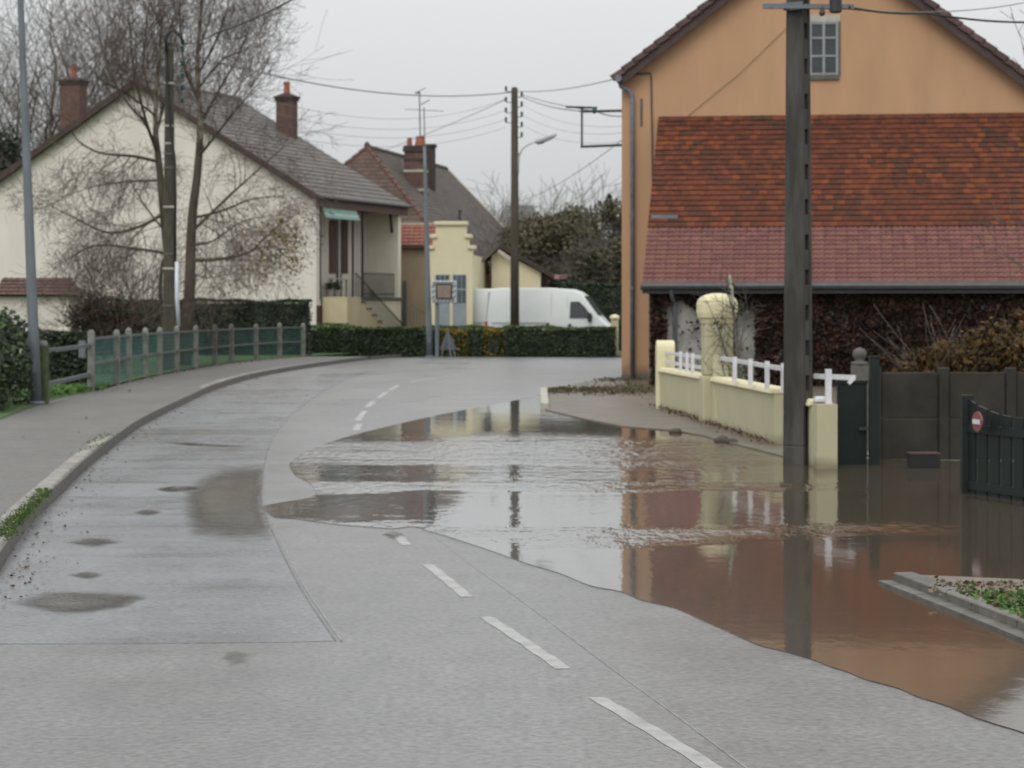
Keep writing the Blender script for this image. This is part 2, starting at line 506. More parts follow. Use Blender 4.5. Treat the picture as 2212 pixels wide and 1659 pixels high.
M['yellow'] = mat('pale_yellow_render', tuple(a*b for a,b in zip(srgb(224, 211, 160, 1.02),(.76,.78,.98))), 0.9, 0.04, 1.0)
M['doorblue'] = mat('blue_grey_door', srgb(128, 138, 142, 1.0), 0.6, 0.1, 4)
M['doorglass'] = mat('door_glass', (0.07, 0.09, 0.10), 0.2, 0.2, 3)
M['pot'] = mat('clay_pot', (0.26, 0.085, 0.05), 0.8, 0.15, 6)
M['vanwhite'] = mat('van_paint', (0.55, 0.575, 0.565), 0.28, 0.02, 2)
M['vantrim'] = mat('van_trim', (0.33, 0.35, 0.34), 0.5, 0.05, 3)
M['rubber'] = mat('rubber_black', (0.016, 0.017, 0.018), 0.7, 0.1, 5)
M['redlight'] = mat('red_lens', (0.35, 0.025, 0.02), 0.3, 0.1, 4)
M['lens'] = mat('clear_lens', (0.50, 0.49, 0.36), 0.15, 0.05, 4)
M['conc'] = mat('concrete_post', (0.168, 0.168, 0.148), 0.9, 0.25, 7, 0.2, 40)
M['concmoss'] = mat('concrete_mossy', (0.055, 0.075, 0.032), 0.95, 0.3, 8, 0.4, 40)
M['mesh'] = mat('green_wire', (0.040, 0.105, 0.098), 0.6, 0.1, 5)
M['rail'] = mat('rail_grey', (0.085, 0.105, 0.105), 0.6, 0.15, 5)
M['panelconc'] = mat('panel_concrete', (0.026, 0.023, 0.017), 0.9, 0.3, 3, 0.2, 30)
M['gate'] = mat('gate_green', (0.007, 0.013, 0.012), 0.55, 0.2, 4, spec=0.3)
M['red'] = mat('sign_red', (0.19, 0.055, 0.055), 0.5, 0.05, 4)
M['bark'] = mat('birch_bark', (0.072, 0.058, 0.042), 0.95, 0.35, 5, 0.4, 25, stretch=(1, 1, 0.4))
M['barkpale'] = mat('birch_bark_pale', (0.24, 0.21, 0.16), 0.9, 0.4, 7, 0.3, 25, col2=(0.07, 0.055, 0.04), lo=0.45, hi=0.6, stretch=(1, 1, 0.4))
M['twig'] = mat('twig_brown', (0.098, 0.074, 0.062), 0.95, 0.25, 2)
M['twiggrey'] = mat('twig_grey', (0.088, 0.078, 0.066), 0.95, 0.25, 2)
M['twigfar'] = mat('twig_far', (0.19, 0.18, 0.155), 0.95, 0.2, 2)
M['yleaf'] = mat('yellow_leaf', (0.21, 0.145, 0.035), 0.8, 0.3, 3)
M['leafdark'] = mat('hedge_leaf_dark', (0.032, 0.042, 0.030), 0.7, 0.35, 3, spec=0.25)
M['leafdark2'] = mat('hedge_leaf_dark2', (0.044, 0.057, 0.034), 0.7, 0.35, 3, spec=0.25)
M['leafgreen'] = mat('hedge_leaf_green', (0.050, 0.080, 0.026), 0.75, 0.3, 3, spec=0.25)
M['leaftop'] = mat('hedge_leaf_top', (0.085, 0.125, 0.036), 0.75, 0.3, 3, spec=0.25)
M['leafyellow'] = mat('hedge_leaf_yellow', (0.24, 0.165, 0.018), 0.75, 0.3, 3, spec=0.25)
M['leafolive'] = mat('leaf_olive', (0.080, 0.079, 0.044), 0.8, 0.3, 3, spec=0.25)
M['leafolive2'] = mat('leaf_olive_brown', (0.098, 0.084, 0.052), 0.8, 0.3, 3, spec=0.25)
M['conifer'] = mat('conifer_needles', (0.020, 0.034, 0.026), 0.8, 0.3, 3, spec=0.25)
M['ivy1'] = mat('creeper_red_brown', (0.034, 0.016, 0.012), 0.85, 0.35, 4, spec=0.2)
M['ivy2'] = mat('creeper_dark', (0.020, 0.014, 0.010), 0.85, 0.35, 4, spec=0.2)
M['ivy3'] = mat('creeper_rust', (0.060, 0.026, 0.015), 0.85, 0.35, 4, spec=0.2)
M['bushy1'] = mat('tawny_leaf', (0.095, 0.055, 0.018), 0.85, 0.35, 4, spec=0.2)
M['bushy2'] = mat('tawny_leaf_dark', (0.045, 0.030, 0.012), 0.85, 0.35, 4, spec=0.2)
M['rose1'] = mat('rose_leaf_brown', (0.040, 0.022, 0.016), 0.85, 0.35, 4, spec=0.2)
M['rosehip'] = mat('rose_red', (0.18, 0.03, 0.03), 0.6, 0.2, 4)
M['fallen'] = mat('fallen_leaf', (0.075, 0.042, 0.022), 0.9, 0.4, 4)
M['strawleaf'] = mat('straw_leaf', (0.17, 0.14, 0.095), 0.9, 0.3, 4)
M['bldark'] = mat('dark_interior', (0.012, 0.012, 0.012), 0.9, 0.1, 3)
M['slateroof'] = mat('slate_far', (0.115, 0.118, 0.120), 0.7, 0.12, 3, stretch=(0.3, 0.3, 6))
M['pinkroof'] = mat('pink_roof', (0.16, 0.09, 0.095), 0.8, 0.2, 4)
M['mirrorface'] = mat('mirror_face', (0.20, 0.155, 0.125), 0.35, 0.15, 6)  # brown reflection in the mirror painted as base colour
M['signback'] = mat('sign_back', (0.075, 0.085, 0.10), 0.45, 0.1, 5)
M['whitemetal'] = mat('cover_white', (0.50, 0.54, 0.58), 0.5, 0.05, 5)  # white metal of the cable cover
M['hiptile'] = mat('red_hip_tile', (0.105, 0.052, 0.042), 0.85, 0.2, 5, rnd=0.15)

def brickmat(name, c1, c2, mortar, sc=1.0):
    m = bpy.data.materials.new(name); m.use_nodes = True
    n, l = m.node_tree.nodes, m.node_tree.links
    bs = n['Principled BSDF']; bs.inputs['Roughness'].default_value = 0.9
    t = n.new('ShaderNodeTexCoord')
    sep = n.new('ShaderNodeSeparateXYZ'); l.new(t.outputs['Object'], sep.inputs[0])
    ad = n.new('ShaderNodeMath'); ad.operation = 'ADD'; l.new(sep.outputs['X'], ad.inputs[0]); l.new(sep.outputs['Y'], ad.inputs[1])
    cb = n.new('ShaderNodeCombineXYZ'); l.new(ad.outputs[0], cb.inputs['X']); l.new(sep.outputs['Z'], cb.inputs['Y'])
    br = n.new('ShaderNodeTexBrick')
    br.inputs['Color1'].default_value = (*c1, 1); br.inputs['Color2'].default_value = (*c2, 1); br.inputs['Mortar'].default_value = (*mortar, 1)
    br.inputs['Scale'].default_value = 1.0; br.inputs['Brick Width'].default_value = 0.22 * sc; br.inputs['Row Height'].default_value = 0.075 * sc
    br.inputs['Mortar Size'].default_value = 0.008
    l.new(cb.outputs[0], br.inputs['Vector'])
    ns = n.new('ShaderNodeTexNoise'); ns.inputs['Scale'].default_value = 3; ns.inputs['Detail'].default_value = 6
    l.new(t.outputs['Object'], ns.inputs['Vector'])
    mx = n.new('ShaderNodeMix'); mx.data_type = 'RGBA'; mx.blend_type = 'MULTIPLY'; mx.inputs['Factor'].default_value = 0.6
    cr = n.new('ShaderNodeValToRGB'); cr.color_ramp.elements[0].position = 0.3; cr.color_ramp.elements[1].position = 0.7
    cr.color_ramp.elements[0].color = (0.35, 0.35, 0.35, 1)
    l.new(ns.outputs['Fac'], cr.inputs['Fac'])
    l.new(br.outputs['Color'], mx.inputs['A']); l.new(cr.outputs[0], mx.inputs['B'])
    l.new(mx.outputs['Result'], bs.inputs['Base Color'])
    bp = n.new('ShaderNodeBump'); bp.inputs['Strength'].default_value = 0.5; bp.inputs['Distance'].default_value = 0.01
    l.new(br.outputs['Fac'], bp.inputs['Height']); bp.invert = True
    l.new(bp.outputs[0], bs.inputs['Normal'])
    return m
M['brick'] = brickmat('chimney_brick', (0.155, 0.078, 0.060), (0.115, 0.058, 0.048), (0.10, 0.085, 0.072))
M['brickdark'] = brickmat('chimney_brick_dark', (0.075, 0.050, 0.044), (0.055, 0.038, 0.034), (0.05, 0.043, 0.04))

def tile_mats(name, cols, rough=0.8, spec=0.35):
    return [mat(name, c, rough, 0.22, 7, 0.2, 40, spec) for c in cols]
T_OLD = tile_mats('old_flat_tile', [(0.125, 0.041, 0.022), (0.110, 0.037, 0.021), (0.096, 0.034, 0.021), (0.078, 0.031, 0.021), (0.138, 0.045, 0.022), (0.062, 0.033, 0.022)], 0.85, 0.15)
T_PINK = tile_mats('pink_interlocking_tile', [(0.158, 0.068, 0.060), (0.142, 0.060, 0.053), (0.150, 0.070, 0.053), (0.132, 0.057, 0.052)], 0.7, 0.25)
T_GREY = tile_mats('grey_brown_tile', [(0.098, 0.088, 0.080), (0.085, 0.076, 0.070), (0.108, 0.094, 0.083), (0.076, 0.066, 0.060)], 0.6, 0.5)
T_BROWN = tile_mats('brown_flat_tile', [(0.092, 0.076, 0.066), (0.078, 0.062, 0.055), (0.100, 0.084, 0.070), (0.066, 0.055, 0.050)])
T_HIP = tile_mats('brown_hip_tile', [(0.085, 0.058, 0.045), (0.072, 0.048, 0.038), (0.096, 0.066, 0.050), (0.06, 0.044, 0.036)])
T_ORANGE = tile_mats('orange_tile', [(0.20, 0.075, 0.050), (0.175, 0.064, 0.044), (0.19, 0.082, 0.058)])
T_SHED = tile_mats('shed_tile', [(0.078, 0.040, 0.032), (0.064, 0.034, 0.028), (0.090, 0.048, 0.036)])

def tile_shape(tw, tl, thick, wave=0):
    """one roof tile: x across, y up the slope, z outwards; its lower end rides on the course below"""
    nx = 1 if wave == 0 else 4 * wave
    y0, y1 = -0.14 * tl, tl
    b = MB()
    for side in (0, 1):
        pass
    top, bot = [], []
    for i in range(nx + 1):
        x = (-0.5 + i / nx) * tw * 0.97
        h = 0.0 if wave == 0 else 0.022 * (0.5 - 0.5 * math.cos(2 * math.pi * wave * i / nx))
        top.append((x, h))
    for i in range(nx):
        (xa, ha), (xb, hb) = top[i], top[i + 1]
        la, lb = thick * 1.15 + ha, thick * 1.15 + hb
        b.face([(xa, y0, la + thick), (xb, y0, lb + thick), (xb, y1, thick * 0.5 + hb), (xa, y1, thick * 0.5 + ha)])
        b.face([(xa, y0, la - thick * 0.3), (xb, y0, lb - thick * 0.3), (xb, y0, lb + thick), (xa, y0, la + thick)])
    xa, ha = top[0]; xb, hb = top[-1]
    b.face([(xa, y0, 0), (xa, y0, thick * 2.15 + ha), (xa, y1, thick * 0.5 + ha), (xa, y1, 0)])
    b.face([(xb, y0, 0), (xb, y1, 0), (xb, y1, thick * 0.5 + hb), (xb, y0, thick * 2.15 + hb)])
    return b

def tile_roof(parent, org, U, V, width, length, nx, ny, mats, thick=0.02, wave=0, inside=None, clump=0.0, keep=300, name='tile', from_top=False):
    """lay nx by ny tiles; the `keep` nearest the eave are objects of their own, the rest one joined part"""
    U, V = U.normalized(), V.normalized()
    N = U.cross(V)
    tw, tl = width / nx, length / ny
    shp = tile_shape(tw, tl, thick, wave)
    meshes = []
    for m in mats:
        meshes.append(shp.mesh(name, m, recalc=False))
    B = Matrix(((U.x, V.x, N.x), (U.y, V.y, N.y), (U.z, V.z, N.z)))
    sv = np.array(shp.v); Bn = np.array(B)
    jv, jf, jm = [], [], []
    count = 0
    ph = [random.random() * 6.28 for _ in range(4)]
    rows = range(ny) if not from_top else range(ny - 1, -1, -1)
    for r in rows:
        for c in range(nx + (1 if wave == 0 and r % 2 else 0)):
            uu = (c + 0.5 - (0.5 if wave == 0 and r % 2 else 0.0)) * tw
            vv = r * tl
            uu = min(max(uu, tw * 0.5), width - tw * 0.5)
            if inside and not inside(uu, vv + tl * 0.5): continue
            q = 0.5 + 0.5 * math.sin(uu * 1.3 + ph[0] + 0.7 * math.sin(vv * 1.1 + ph[1])) * math.sin(vv * 1.9 + ph[2] + uu * 0.4)
            k = random.random() * (1 - clump) + q * clump
            mi = min(len(mats) - 1, int(k * len(mats)))
            p = org + U * uu + V * vv + N * random.uniform(0, thick * 0.25)
            ang = random.gauss(0, 0.012)
            if count < keep:
                o = link(name, meshes[mi], parent)
                mm = (B @ Matrix.Rotation(ang, 3, 'Z')).to_4x4()
                mm.translation = p
                o.matrix_local = mm
                count += 1
            else:
                i = len(jv)
                ca, sa = math.cos(ang), math.sin(ang)
                rot = np.array(((ca, -sa, 0), (sa, ca, 0), (0, 0, 1)))
                w = sv @ (Bn @ rot).T + np.array(p)
                jv += w.tolist()
                for f in shp.f:
                    jf.append([i + t for t in f]); jm.append(mi)
    if jf:
        me = bpy.data.meshes.new('tile_field')
        me.from_pydata(jv, [], jf)
        for m in mats: me.materials.append(m)
        me.polygons.foreach_set('material_index', jm)
        me.update()
        o = link('tile_field', me, parent)
        o['kind'] = 'stuff'

def leaves(b, pos, size, mis, jitter=0.5, flat=0.0):
    """leaf-sized quads with random turn at the given points"""
    n = len(pos)
    if n == 0: return
    a = RNG.normal(size=(n, 3)); c = RNG.normal(size=(n, 3))
    if flat: a[:, 2] *= (1 - flat); c[:, 2] *= (1 - flat)
    a /= np.linalg.norm(a, axis=1)[:, None]
    c -= a * (a * c).sum(1)[:, None]; c /= np.linalg.norm(c, axis=1)[:, None]
    s = size * (1 + jitter * (RNG.random(n) * 2 - 1))
    a *= s[:, None] * 0.5; c *= s[:, None] * 0.35
    pos = np.asarray(pos)
    q = np.stack([pos - a, pos + c, pos + a, pos - c], 1).reshape(-1, 3)
    i = len(b.v)
    b.v += [tuple(x) for x in q.tolist()]
    b.f += [(i + 4 * k, i + 4 * k + 1, i + 4 * k + 2, i + 4 * k + 3) for k in range(n)]
    b.m += [int(x) for x in mis]

def pick(n, weights):
    w = np.array(weights, float)
    return RNG.choice(len(w), size=n, p=w / w.sum())

def hedge(name, label, p0, p1, thick, h, mats, wts, n, size, z0=0.0, cat='hedge', topmi=None, rough_=0.06, taper=0.0, group=None):
    """clipped hedge from p0 to p1: a dark uneven core with leaves all over its faces"""
    p0, p1 = Vector(p0), Vector(p1)
    d = p1 - p0; L_ = d.length; d.normalize()
    nrm = Vector((-d.y, d.x, 0))
    core = MB()
    ins = 0.16
    segs = max(2, int(L_ / 0.6))
    for k in range(segs):
        a, c = ins + (L_ - 2 * ins) * k / segs, ins + (L_ - 2 * ins) * (k + 1) / segs
        hh = h - 0.12
        base = [p0 + d * a - nrm * (thick / 2 - ins), p0 + d * c - nrm * (thick / 2 - ins), p0 + d * c + nrm * (thick / 2 - ins), p0 + d * a + nrm * (thick / 2 - ins)]
        core.hexa([(p.x, p.y, z0) for p in base], [(p.x, p.y, z0 + hh) for p in base], 0)
    fac = [(L_ * h, 0), (L_ * h * 0.35, 1), (L_ * thick, 2), (thick * h, 3), (thick * h, 4)]
    tot = sum(f for f, _ in fac)
    for area, kind in fac:
        k = max(4, int(n * area / tot))
        s, t = RNG.random(k), RNG.random(k)
        off = np.abs(RNG.normal(size=k)) * rough_
        wob = 0.04 * np.sin(s * L_ * 1.7) + 0.03 * np.sin(s * L_ * 4.1 + 1)
        if kind in (0, 1):
            sg = -1 if kind == 0 else 1
            A, B_, C = s * L_, sg * (thick / 2 - off + wob - taper * t * 0.3), t * h
        elif kind == 2:
            A, B_, C = s * L_, (t - 0.5) * thick, h - off * 0.7 + wob
        else:
            A = off + taper * t if kind == 3 else L_ - off - taper * t
            B_, C = (s - 0.5) * thick, t * h
        pos = np.stack([p0.x + d.x * A + nrm.x * B_, p0.y + d.y * A + nrm.y * B_, z0 + C], 1)
        mi = pick(k, wts)
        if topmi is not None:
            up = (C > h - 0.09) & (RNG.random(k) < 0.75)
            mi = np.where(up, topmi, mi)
        leaves(core, pos, size, mi)
    o = core.build(name, mats, recalc=False)
    tag(o, label, cat, group)
    return o

def blob_points(c, r, n, shell=0.55):
    v = RNG.normal(size=(n, 3)); v /= np.linalg.norm(v, axis=1)[:, None]
    rad = (shell + (1 - shell) * RNG.random(n)) * (1 + 0.16 * np.sin(v[:, 0] * 5 + c[0]) * np.cos(v[:, 2] * 6 + c[1]) + 0.1 * RNG.normal(size=n))
    return np.array(c) + v * rad[:, None] * np.array(r)

# --- bare trees
def rvec(s=1.0):
    return Vector((random.gauss(0, s), random.gauss(0, s), random.gauss(0, s)))

RMIN = [0.0028]
def grow(b, p, d, length, r, level, maxlev, up, spread, kids, mi, ends=None, nseg=4):
    pts, radii = [p.copy()], [r]
    d = d.normalized()
    for k in range(nseg):
        d = (d + rvec(0.13 if level < 2 else 0.07) + Vector((0, 0, up)) * (1.0 / nseg)).normalized()
        p = p + d * (length / nseg)
        pts.append(p.copy())
        radii.append(max(r * (1 - 0.75 * (k + 1) / nseg), RMIN[0]))
    b.tube(pts, radii, 5 if level == 0 else (4 if level == 1 else 3), mi if level < 2 else min(mi + 1, mi + 1), caps=False)
    if ends is not None and level >= maxlev - 1: ends.append(pts[-1])
    if level >= maxlev: return
    k = kids[level]
    for j in range(k):
        t = 0.25 + 0.75 * (j + random.random()) / k
        s = min(int(t * nseg), nseg - 1)
        q = pts[s].lerp(pts[s + 1], t * nseg - s)
        dd = (pts[s + 1] - pts[s]).normalized()
        side = rvec(1.0); side -= dd * side.dot(dd); side.normalize()
        nd = dd * (1 - spread * 0.45) + side * spread
        grow(b, q, nd, length * (random.uniform(0.42, 0.68) if level < 1 else random.uniform(0.55, 0.9)) * (1.1 - 0.35 * t), max(radii[s] * 0.55, RMIN[0]), level + 1, maxlev, up, spread, kids, mi, ends, 3 if level > 0 else 4)

def limb_tree(b, limbs, kids, maxlev=2, up=0.3, spread=0.8, blen=1.4, ends=None, every=0.33):
    for pts, r0, r1, upl in limbs:
        ln = smooth_line(pts, 5)
        n = len(ln)
        rad = [r0 + (r1 - r0) * k / (n - 1) for k in range(n)]
        b.tube(ln, rad, 7 if r0 > 0.06 else 5, 0, caps=False)
        tot = 0.0
        L_ = sum((ln[k + 1] - ln[k]).length for k in range(n - 1))
        acc, nxt = 0.0, L_ * 0.10
        for k in range(n - 1):
            seg = (ln[k + 1] - ln[k]).length
            while nxt < acc + seg:
                t = (nxt - acc) / seg
                q = ln[k].lerp(ln[k + 1], t)
                dd = (ln[k + 1] - ln[k]).normalized()
                side = rvec(1.0); side -= dd * side.dot(dd); side.normalize()
                nd = dd * (1 - 0.4 * spread) + side * spread * 0.9 + Vector((0, 0, upl))
                fr = nxt / L_
                if rad[k] < 0.085:
                    grow(b, q, nd, blen * random.uniform(0.6, 1.25) * (1.15 - 0.5 * fr), max(rad[k] * 0.4, 0.006), 1, maxlev + 1, upl * 0.8, spread, [0] + kids, 0, ends, 4)
                nxt += every * random.uniform(0.7, 1.3)
            acc += seg
        grow(b, ln[-1], (ln[-1] - ln[-2]), blen * 0.8, r1 * 0.9, 1, maxlev + 1, upl * 0.8, spread, [0] + kids, 0, ends, 4)

# ------------------------------------------------------------------ the setting
ground = sheet('ground', [(-500, -60, 0), (500, -60, 0), (500, 1200, 0), (-500, 1200, 0)], M['ground'], -0.03)
tag(ground, kind='structure')

kerb_px = [(-330, 1700), (-60, 1310), (0, 1232), (60, 1140), (135, 1065), (180, 1020), (245, 965), (310, 918), (400, 872), (470, 840), (560, 814), (680, 793), (790, 778), (868, 772)]
kerb_line = smooth_line([G(u, v, 0) for u, v in kerb_px], 8)
far_r = [Vector((12, 82.5, 0)), Vector((60, 82.5, 0))]
road_pts = [Vector((-2.2, -8, 0))] + kerb_line + [G(925, 770.5), G(1335, 772)] + [Vector((30, 82.5, 0)), Vector((30, -8, 0))]
road = sheet('road', road_pts, M['road'], 0.0)
tag(road, kind='structure')

fence_px = [(197, 841), (252, 834), (278, 822), (314, 813), (345, 806), (382, 801), (423, 792), (464, 787), (500, 784), (553, 778), (604, 772.5), (655, 769)]
WALKZ = 0.12
fence_pts_raw = [G(u, v, WALKZ) for u, v in fence_px]
# even out the run of posts along a fair curve
fx = np.array([p.x for p in fence_pts_raw]); fy = np.array([p.y for p in fence_pts_raw])
cf = np.polyfit([(p.x * F / p.y) for p in fence_pts_raw], [F / p.y for p in fence_pts_raw], 3)
fence_pts = []
for u, v in fence_px:
    Y = F / np.polyval(cf, u - CX)
    fence_pts.append(Vector(((u - CX) * Y / F, Y, WALKZ)))

walk_outer = [G(-330, 1040, WALKZ), G(0, 894, WALKZ), G(100, 858, WALKZ)] + [p + Vector((0.12, 0, 0)) for p in fence_pts] + [G(700, 769.5, WALKZ), G(800, 769.5, WALKZ)]
walk = sheet('pavement', [Vector((p.x, p.y, WALKZ)) for p in [Vector((-2.2, -8, 0))] + kerb_line] + walk_outer[::-1] + [Vector((-14, 8, WALKZ)), Vector((-14, -8, WALKZ))], M['walk'], WALKZ - 0.006, None, 0.13)
tag(walk, kind='structure')
lawn = sheet('lawn', [G(-300, 1060, WALKZ), G(0, 905, WALKZ)] + [G(100, 866, WALKZ)] + [p + Vector((0.02, 0, 0)) for p in fence_pts] + [Vector((-5, 86, 0)), Vector((-60, 110, 0)), Vector((-60, 20, 0))], M['grass'], WALKZ + 0.004)
tag(lawn, kind='structure')
yard = sheet('far_yard', [Vector((-10, 83.6, 0)), Vector((40, 83.6, 0)), Vector((60, 200, 0)), Vector((-60, 200, 0))], M['ground'], 0.02)
tag(yard, kind='structure')

# newer asphalt in the left lane
patch_px = [(0, 1392), (300, 1391), (600, 1388), (725, 1385), (680, 1320), (640, 1255), (600, 1175), (572, 1110), (563, 1060), (572, 1000), (590, 945), (630, 895), (690, 850), (745, 820), (790, 806)]
patch_edge = [G(u, v) for u, v in patch_px]
kin = [p for p in kerb_line if G(0, 1392).y - 0.3 < p.y < G(790, 806).y]
patch = sheet('road_patch', patch_edge[:0] + [Vector((kin[0].x + 0.03, G(0, 1392).y, 0))] + patch_edge[1:] + [p + Vector((0.03, 0, 0)) for p in kin[::-1]], M['patch'], 0.0018, None, 0.003)
tag(patch, kind='structure')
sm = MB()
ribbon(sm, smooth_line(patch_edge[3:], 5), 0.012, 0.0026)
so = sm.build('road_seam', M['seam'], recalc=False); tag(so, kind='structure')
sm = MB()
ribbon(sm, smooth_line([p + Vector((0.03, 0, 0)) for p in patch_edge[3:]], 5), 0.012, 0.0022)
jl = smooth_line([G(905, 1135), G(960, 1175), G(1025, 1225), G(1130, 1300), G(1250, 1390), G(1330, 1450), G(1480, 1560), G(1640, 1680)], 6)
ribbon(sm, jl, 0.011, 0.0015)
so = sm.build('road_seam_edge', M['seamlight'], recalc=False); tag(so, kind='structure')

# centre line
dashes = [[(925, 1220), (968, 1255), (1010, 1290)], [(1050, 1333), (1134, 1388), (1218, 1445)], [(1290, 1507), (1420, 1585), (1560, 1672)],
          [(850, 1152), (880, 1178)], [(768, 930), (777, 916)], [(772, 909), (788, 888)], [(792, 880), (808, 866)], [(817, 860), (835, 847)], [(841, 843), (862, 832)],
          [(884, 826), (945, 816), (1007, 808)], [(1025, 803), (1099, 796.5)], [(1125, 793.5), (1200, 789.5)], [(1235, 787.5), (1310, 784.5)]]
mk = thing('lane_marking', 'worn white broken centre line curving along the wet road', 'road marking')
for d in dashes:
    b = MB(); ln_d = smooth_line([G(u, v) for u, v in d], 14); w_d = 0.078 if d[0][1] > 1000 else 0.105
    Ld, Rd = [], []
    for k, p in enumerate(ln_d):
        dd = (ln_d[min(k + 1, len(ln_d) - 1)] - ln_d[max(k - 1, 0)]).normalized(); nn = Vector((-dd.y, dd.x, 0))
        e_ = .7 if k in (0, len(ln_d) - 1) else .92 + .08 * math.sin(k * .9 + d[0][0])
        Ld.append(p + nn * w_d * .5 * e_ + Vector((0, 0, .002))); Rd.append(p - nn * w_d * .5 * (1.85 - e_) + Vector((0, 0, .002)))
    for k in range(len(ln_d) - 1): b.face([Rd[k], Rd[k + 1], Ld[k + 1], Ld[k]])
    b.build('dash', M['paint'], mk, recalc=False)

# kerb stones
kerb = bpy.data.objects.new('kerb', None); COL.objects.link(kerb); tag(kerb, kind='structure')
st = resample(kerb_line, 1.0)
for k in range(len(st) - 1):
    a, c = st[k], st[k + 1]
    d = (c - a).normalized(); n = Vector((-d.y, d.x, 0))
    Ym = (a.y + c.y) / 2
    drop = 0.035 if 27.5 < Ym < 46 else 0.0
    drop2 = 0.035 if 27.5 < c.y + 0.4 < 46.5 else 0.0
    if drop != drop2 and k % 2: drop2 = drop
    if a.y > 70: drop = min(.10, (a.y - 70) * .012)
    if c.y > 70: drop2 = min(.10, (c.y - 70) * .012)
    g = 0.012
    h0, h1 = WALKZ + 0.012 - drop, WALKZ + 0.012 - drop2 + random.uniform(-0.006, 0.006)
    A, C = a + d * g, c - d * g
    b = MB()
    w = 0.16
    b.hexa([A - n * 0, C - n * 0, C + n * w, A + n * w],
           [A + n * 0.015 + Vector((0, 0, h0)), C + n * 0.015 + Vector((0, 0, h1)), C + n * w + Vector((0, 0, h1)), A + n * w + Vector((0, 0, h0))])
    o = bevel(b.build('kerb_stone', M['kerb'], kerb), 0.012, 1)
sheetk = MB(); ribbon(sheetk, [p + Vector((-0.08, 0, 0)) for p in kerb_line], 0.14, 0.03)
so = sheetk.build('kerb_bed', M['mud'], recalc=False); tag(so, kind='structure')
# moss behind the near kerb
b = MB()
pts = []
for (u, v) in [(0, 1165), (20, 1140), (45, 1115), (70, 1090), (95, 1062)]:
    pts.append(G(u, v, WALKZ))
ln = smooth_line(pts, 10)
pos = np.concatenate([np.array([p.x, p.y, WALKZ + 0.01]) + RNG.normal(size=(90, 3)) * np.array((0.035, 0.08, 0.012)) for p in ln])
pos[:, 2] = np.maximum(pos[:, 2], WALKZ)
leaves(b, pos, 0.016, np.zeros(len(pos), int))
for (u, v) in [(212, 953), (225, 945), (200, 968)]:
    c = G(u, v, WALKZ)
    pos = np.array([c.x, c.y, WALKZ + 0.01]) + RNG.normal(size=(160, 3)) * np.array((0.03, 0.4, 0.012))
    leaves(b, pos, 0.016, np.zeros(len(pos), int))
o = b.build('moss', M['moss'], recalc=False)
tag(o, 'green moss growing along the back of the kerb', 'moss', kind='stuff')
# fallen leaves in the gutter and grit on the pavement
b = MB()
kl = [p for p in kerb_line if 12 < p.y < 60]
idx = RNG.integers(0, len(kl), 900)
pos = np.array([[kl[i].x, kl[i].y, 0.012] for i in idx]) + np.stack([np.abs(RNG.normal(size=900)) * 0.16 + 0.02, RNG.normal(size=900) * 0.4, np.zeros(900)], 1)
leaves(b, pos, 0.020, np.zeros(900, int), 0.6, 0.85)
fl = np.array([[p.x + 0.15, p.y, WALKZ + 0.01] for p in fence_pts])
pos = fl[RNG.integers(0, len(fl), 260)] + np.stack([RNG.normal(size=260) * 0.2, RNG.normal(size=260) * 1.5, np.zeros(260)], 1)
leaves(b, pos, 0.05, np.zeros(260, int), 0.6, 0.8)
pos = np.array([[random.uniform(-6, -3.6), random.uniform(18, 45), WALKZ + 0.01] for _ in range(60)])
leaves(b, pos, 0.03, np.zeros(60, int), 0.6, 0.8)
o = b.build('fallen_leaves', M['fallen'], recalc=False)
tag(o, 'brown fallen leaves lying in the gutter', 'leaves', kind='stuff')

# flood water and puddles
flood_px = [(625, 1003), (630, 997), (642, 986), (660, 977), (704, 959), (770, 939), (867, 915), (967, 893), (1077, 873), (1165, 854), (1174, 852),
            (1178, 884), (1266, 906), (1345, 921), (1400, 926), (1455, 930), (1520, 941), (1600, 962), (1690, 985), (1720, 990)]
flood_near = [(2260, 1602), (2200, 1581), (2150, 1566), (2099, 1549), (2047, 1527), (1983, 1507), (1945, 1490), (1910, 1480), (1866, 1468), (1830, 1453), (1794, 1442), (1754, 1426),
              (1693, 1408), (1637, 1394), (1560, 1360), (1510, 1338), (1455, 1314), (1384, 1297), (1340, 1279), (1274, 1266), (1210, 1240), (1143, 1220), (1055, 1189), (976, 1163),
              (932, 1150), (893, 1139), (850, 1143), (792, 1139), (740, 1135), (682, 1128), (640, 1122), (595, 1119), (578, 1108), (568, 1095), (610, 1086), (650, 1080), (678, 1071), (680, 1056), (664, 1042), (640, 1030), (628, 1014)]
fp = smooth_line([G(u, v) for u, v in flood_px], 4) + [Vector((6, 24.5, 0)), Vector((9, 36, 0)), Vector((14, 36, 0)), Vector((14, 6, 0))] + smooth_line([G(u, v) for u, v in flood_near], 4)
mg = smooth_line([G(u, v) for u, v in flood_near[1:34]], 4)
vs_, fs_, wt_ = [], [], []
for k, p in enumerate(mg):
    d_ = (mg[min(k + 1, len(mg) - 1)] - mg[max(k - 1, 0)]).normalized()
    out_ = Vector((d_.y, -d_.x, 0))
    if out_.y > 0: out_ = -out_
    for off_, w_ in ((-.25, .55), (.0, .42), (.16, .24), (.4, .0)):
        q_ = p + out_ * off_; vs_.append((q_.x, q_.y, .0046)); wt_.append(w_)
for k in range(len(mg) - 1):
    for j in range(3): fs_.append((k * 4 + j, k * 4 + j + 1, k * 4 + 5 + j, k * 4 + 4 + j))
me = bpy.data.meshes.new('wet_margin'); me.from_pydata(vs_, [], fs_)
me.attributes.new('wet', 'FLOAT', 'POINT').data.foreach_set('value', wt_); me.materials.append(M['damp']); me.update()
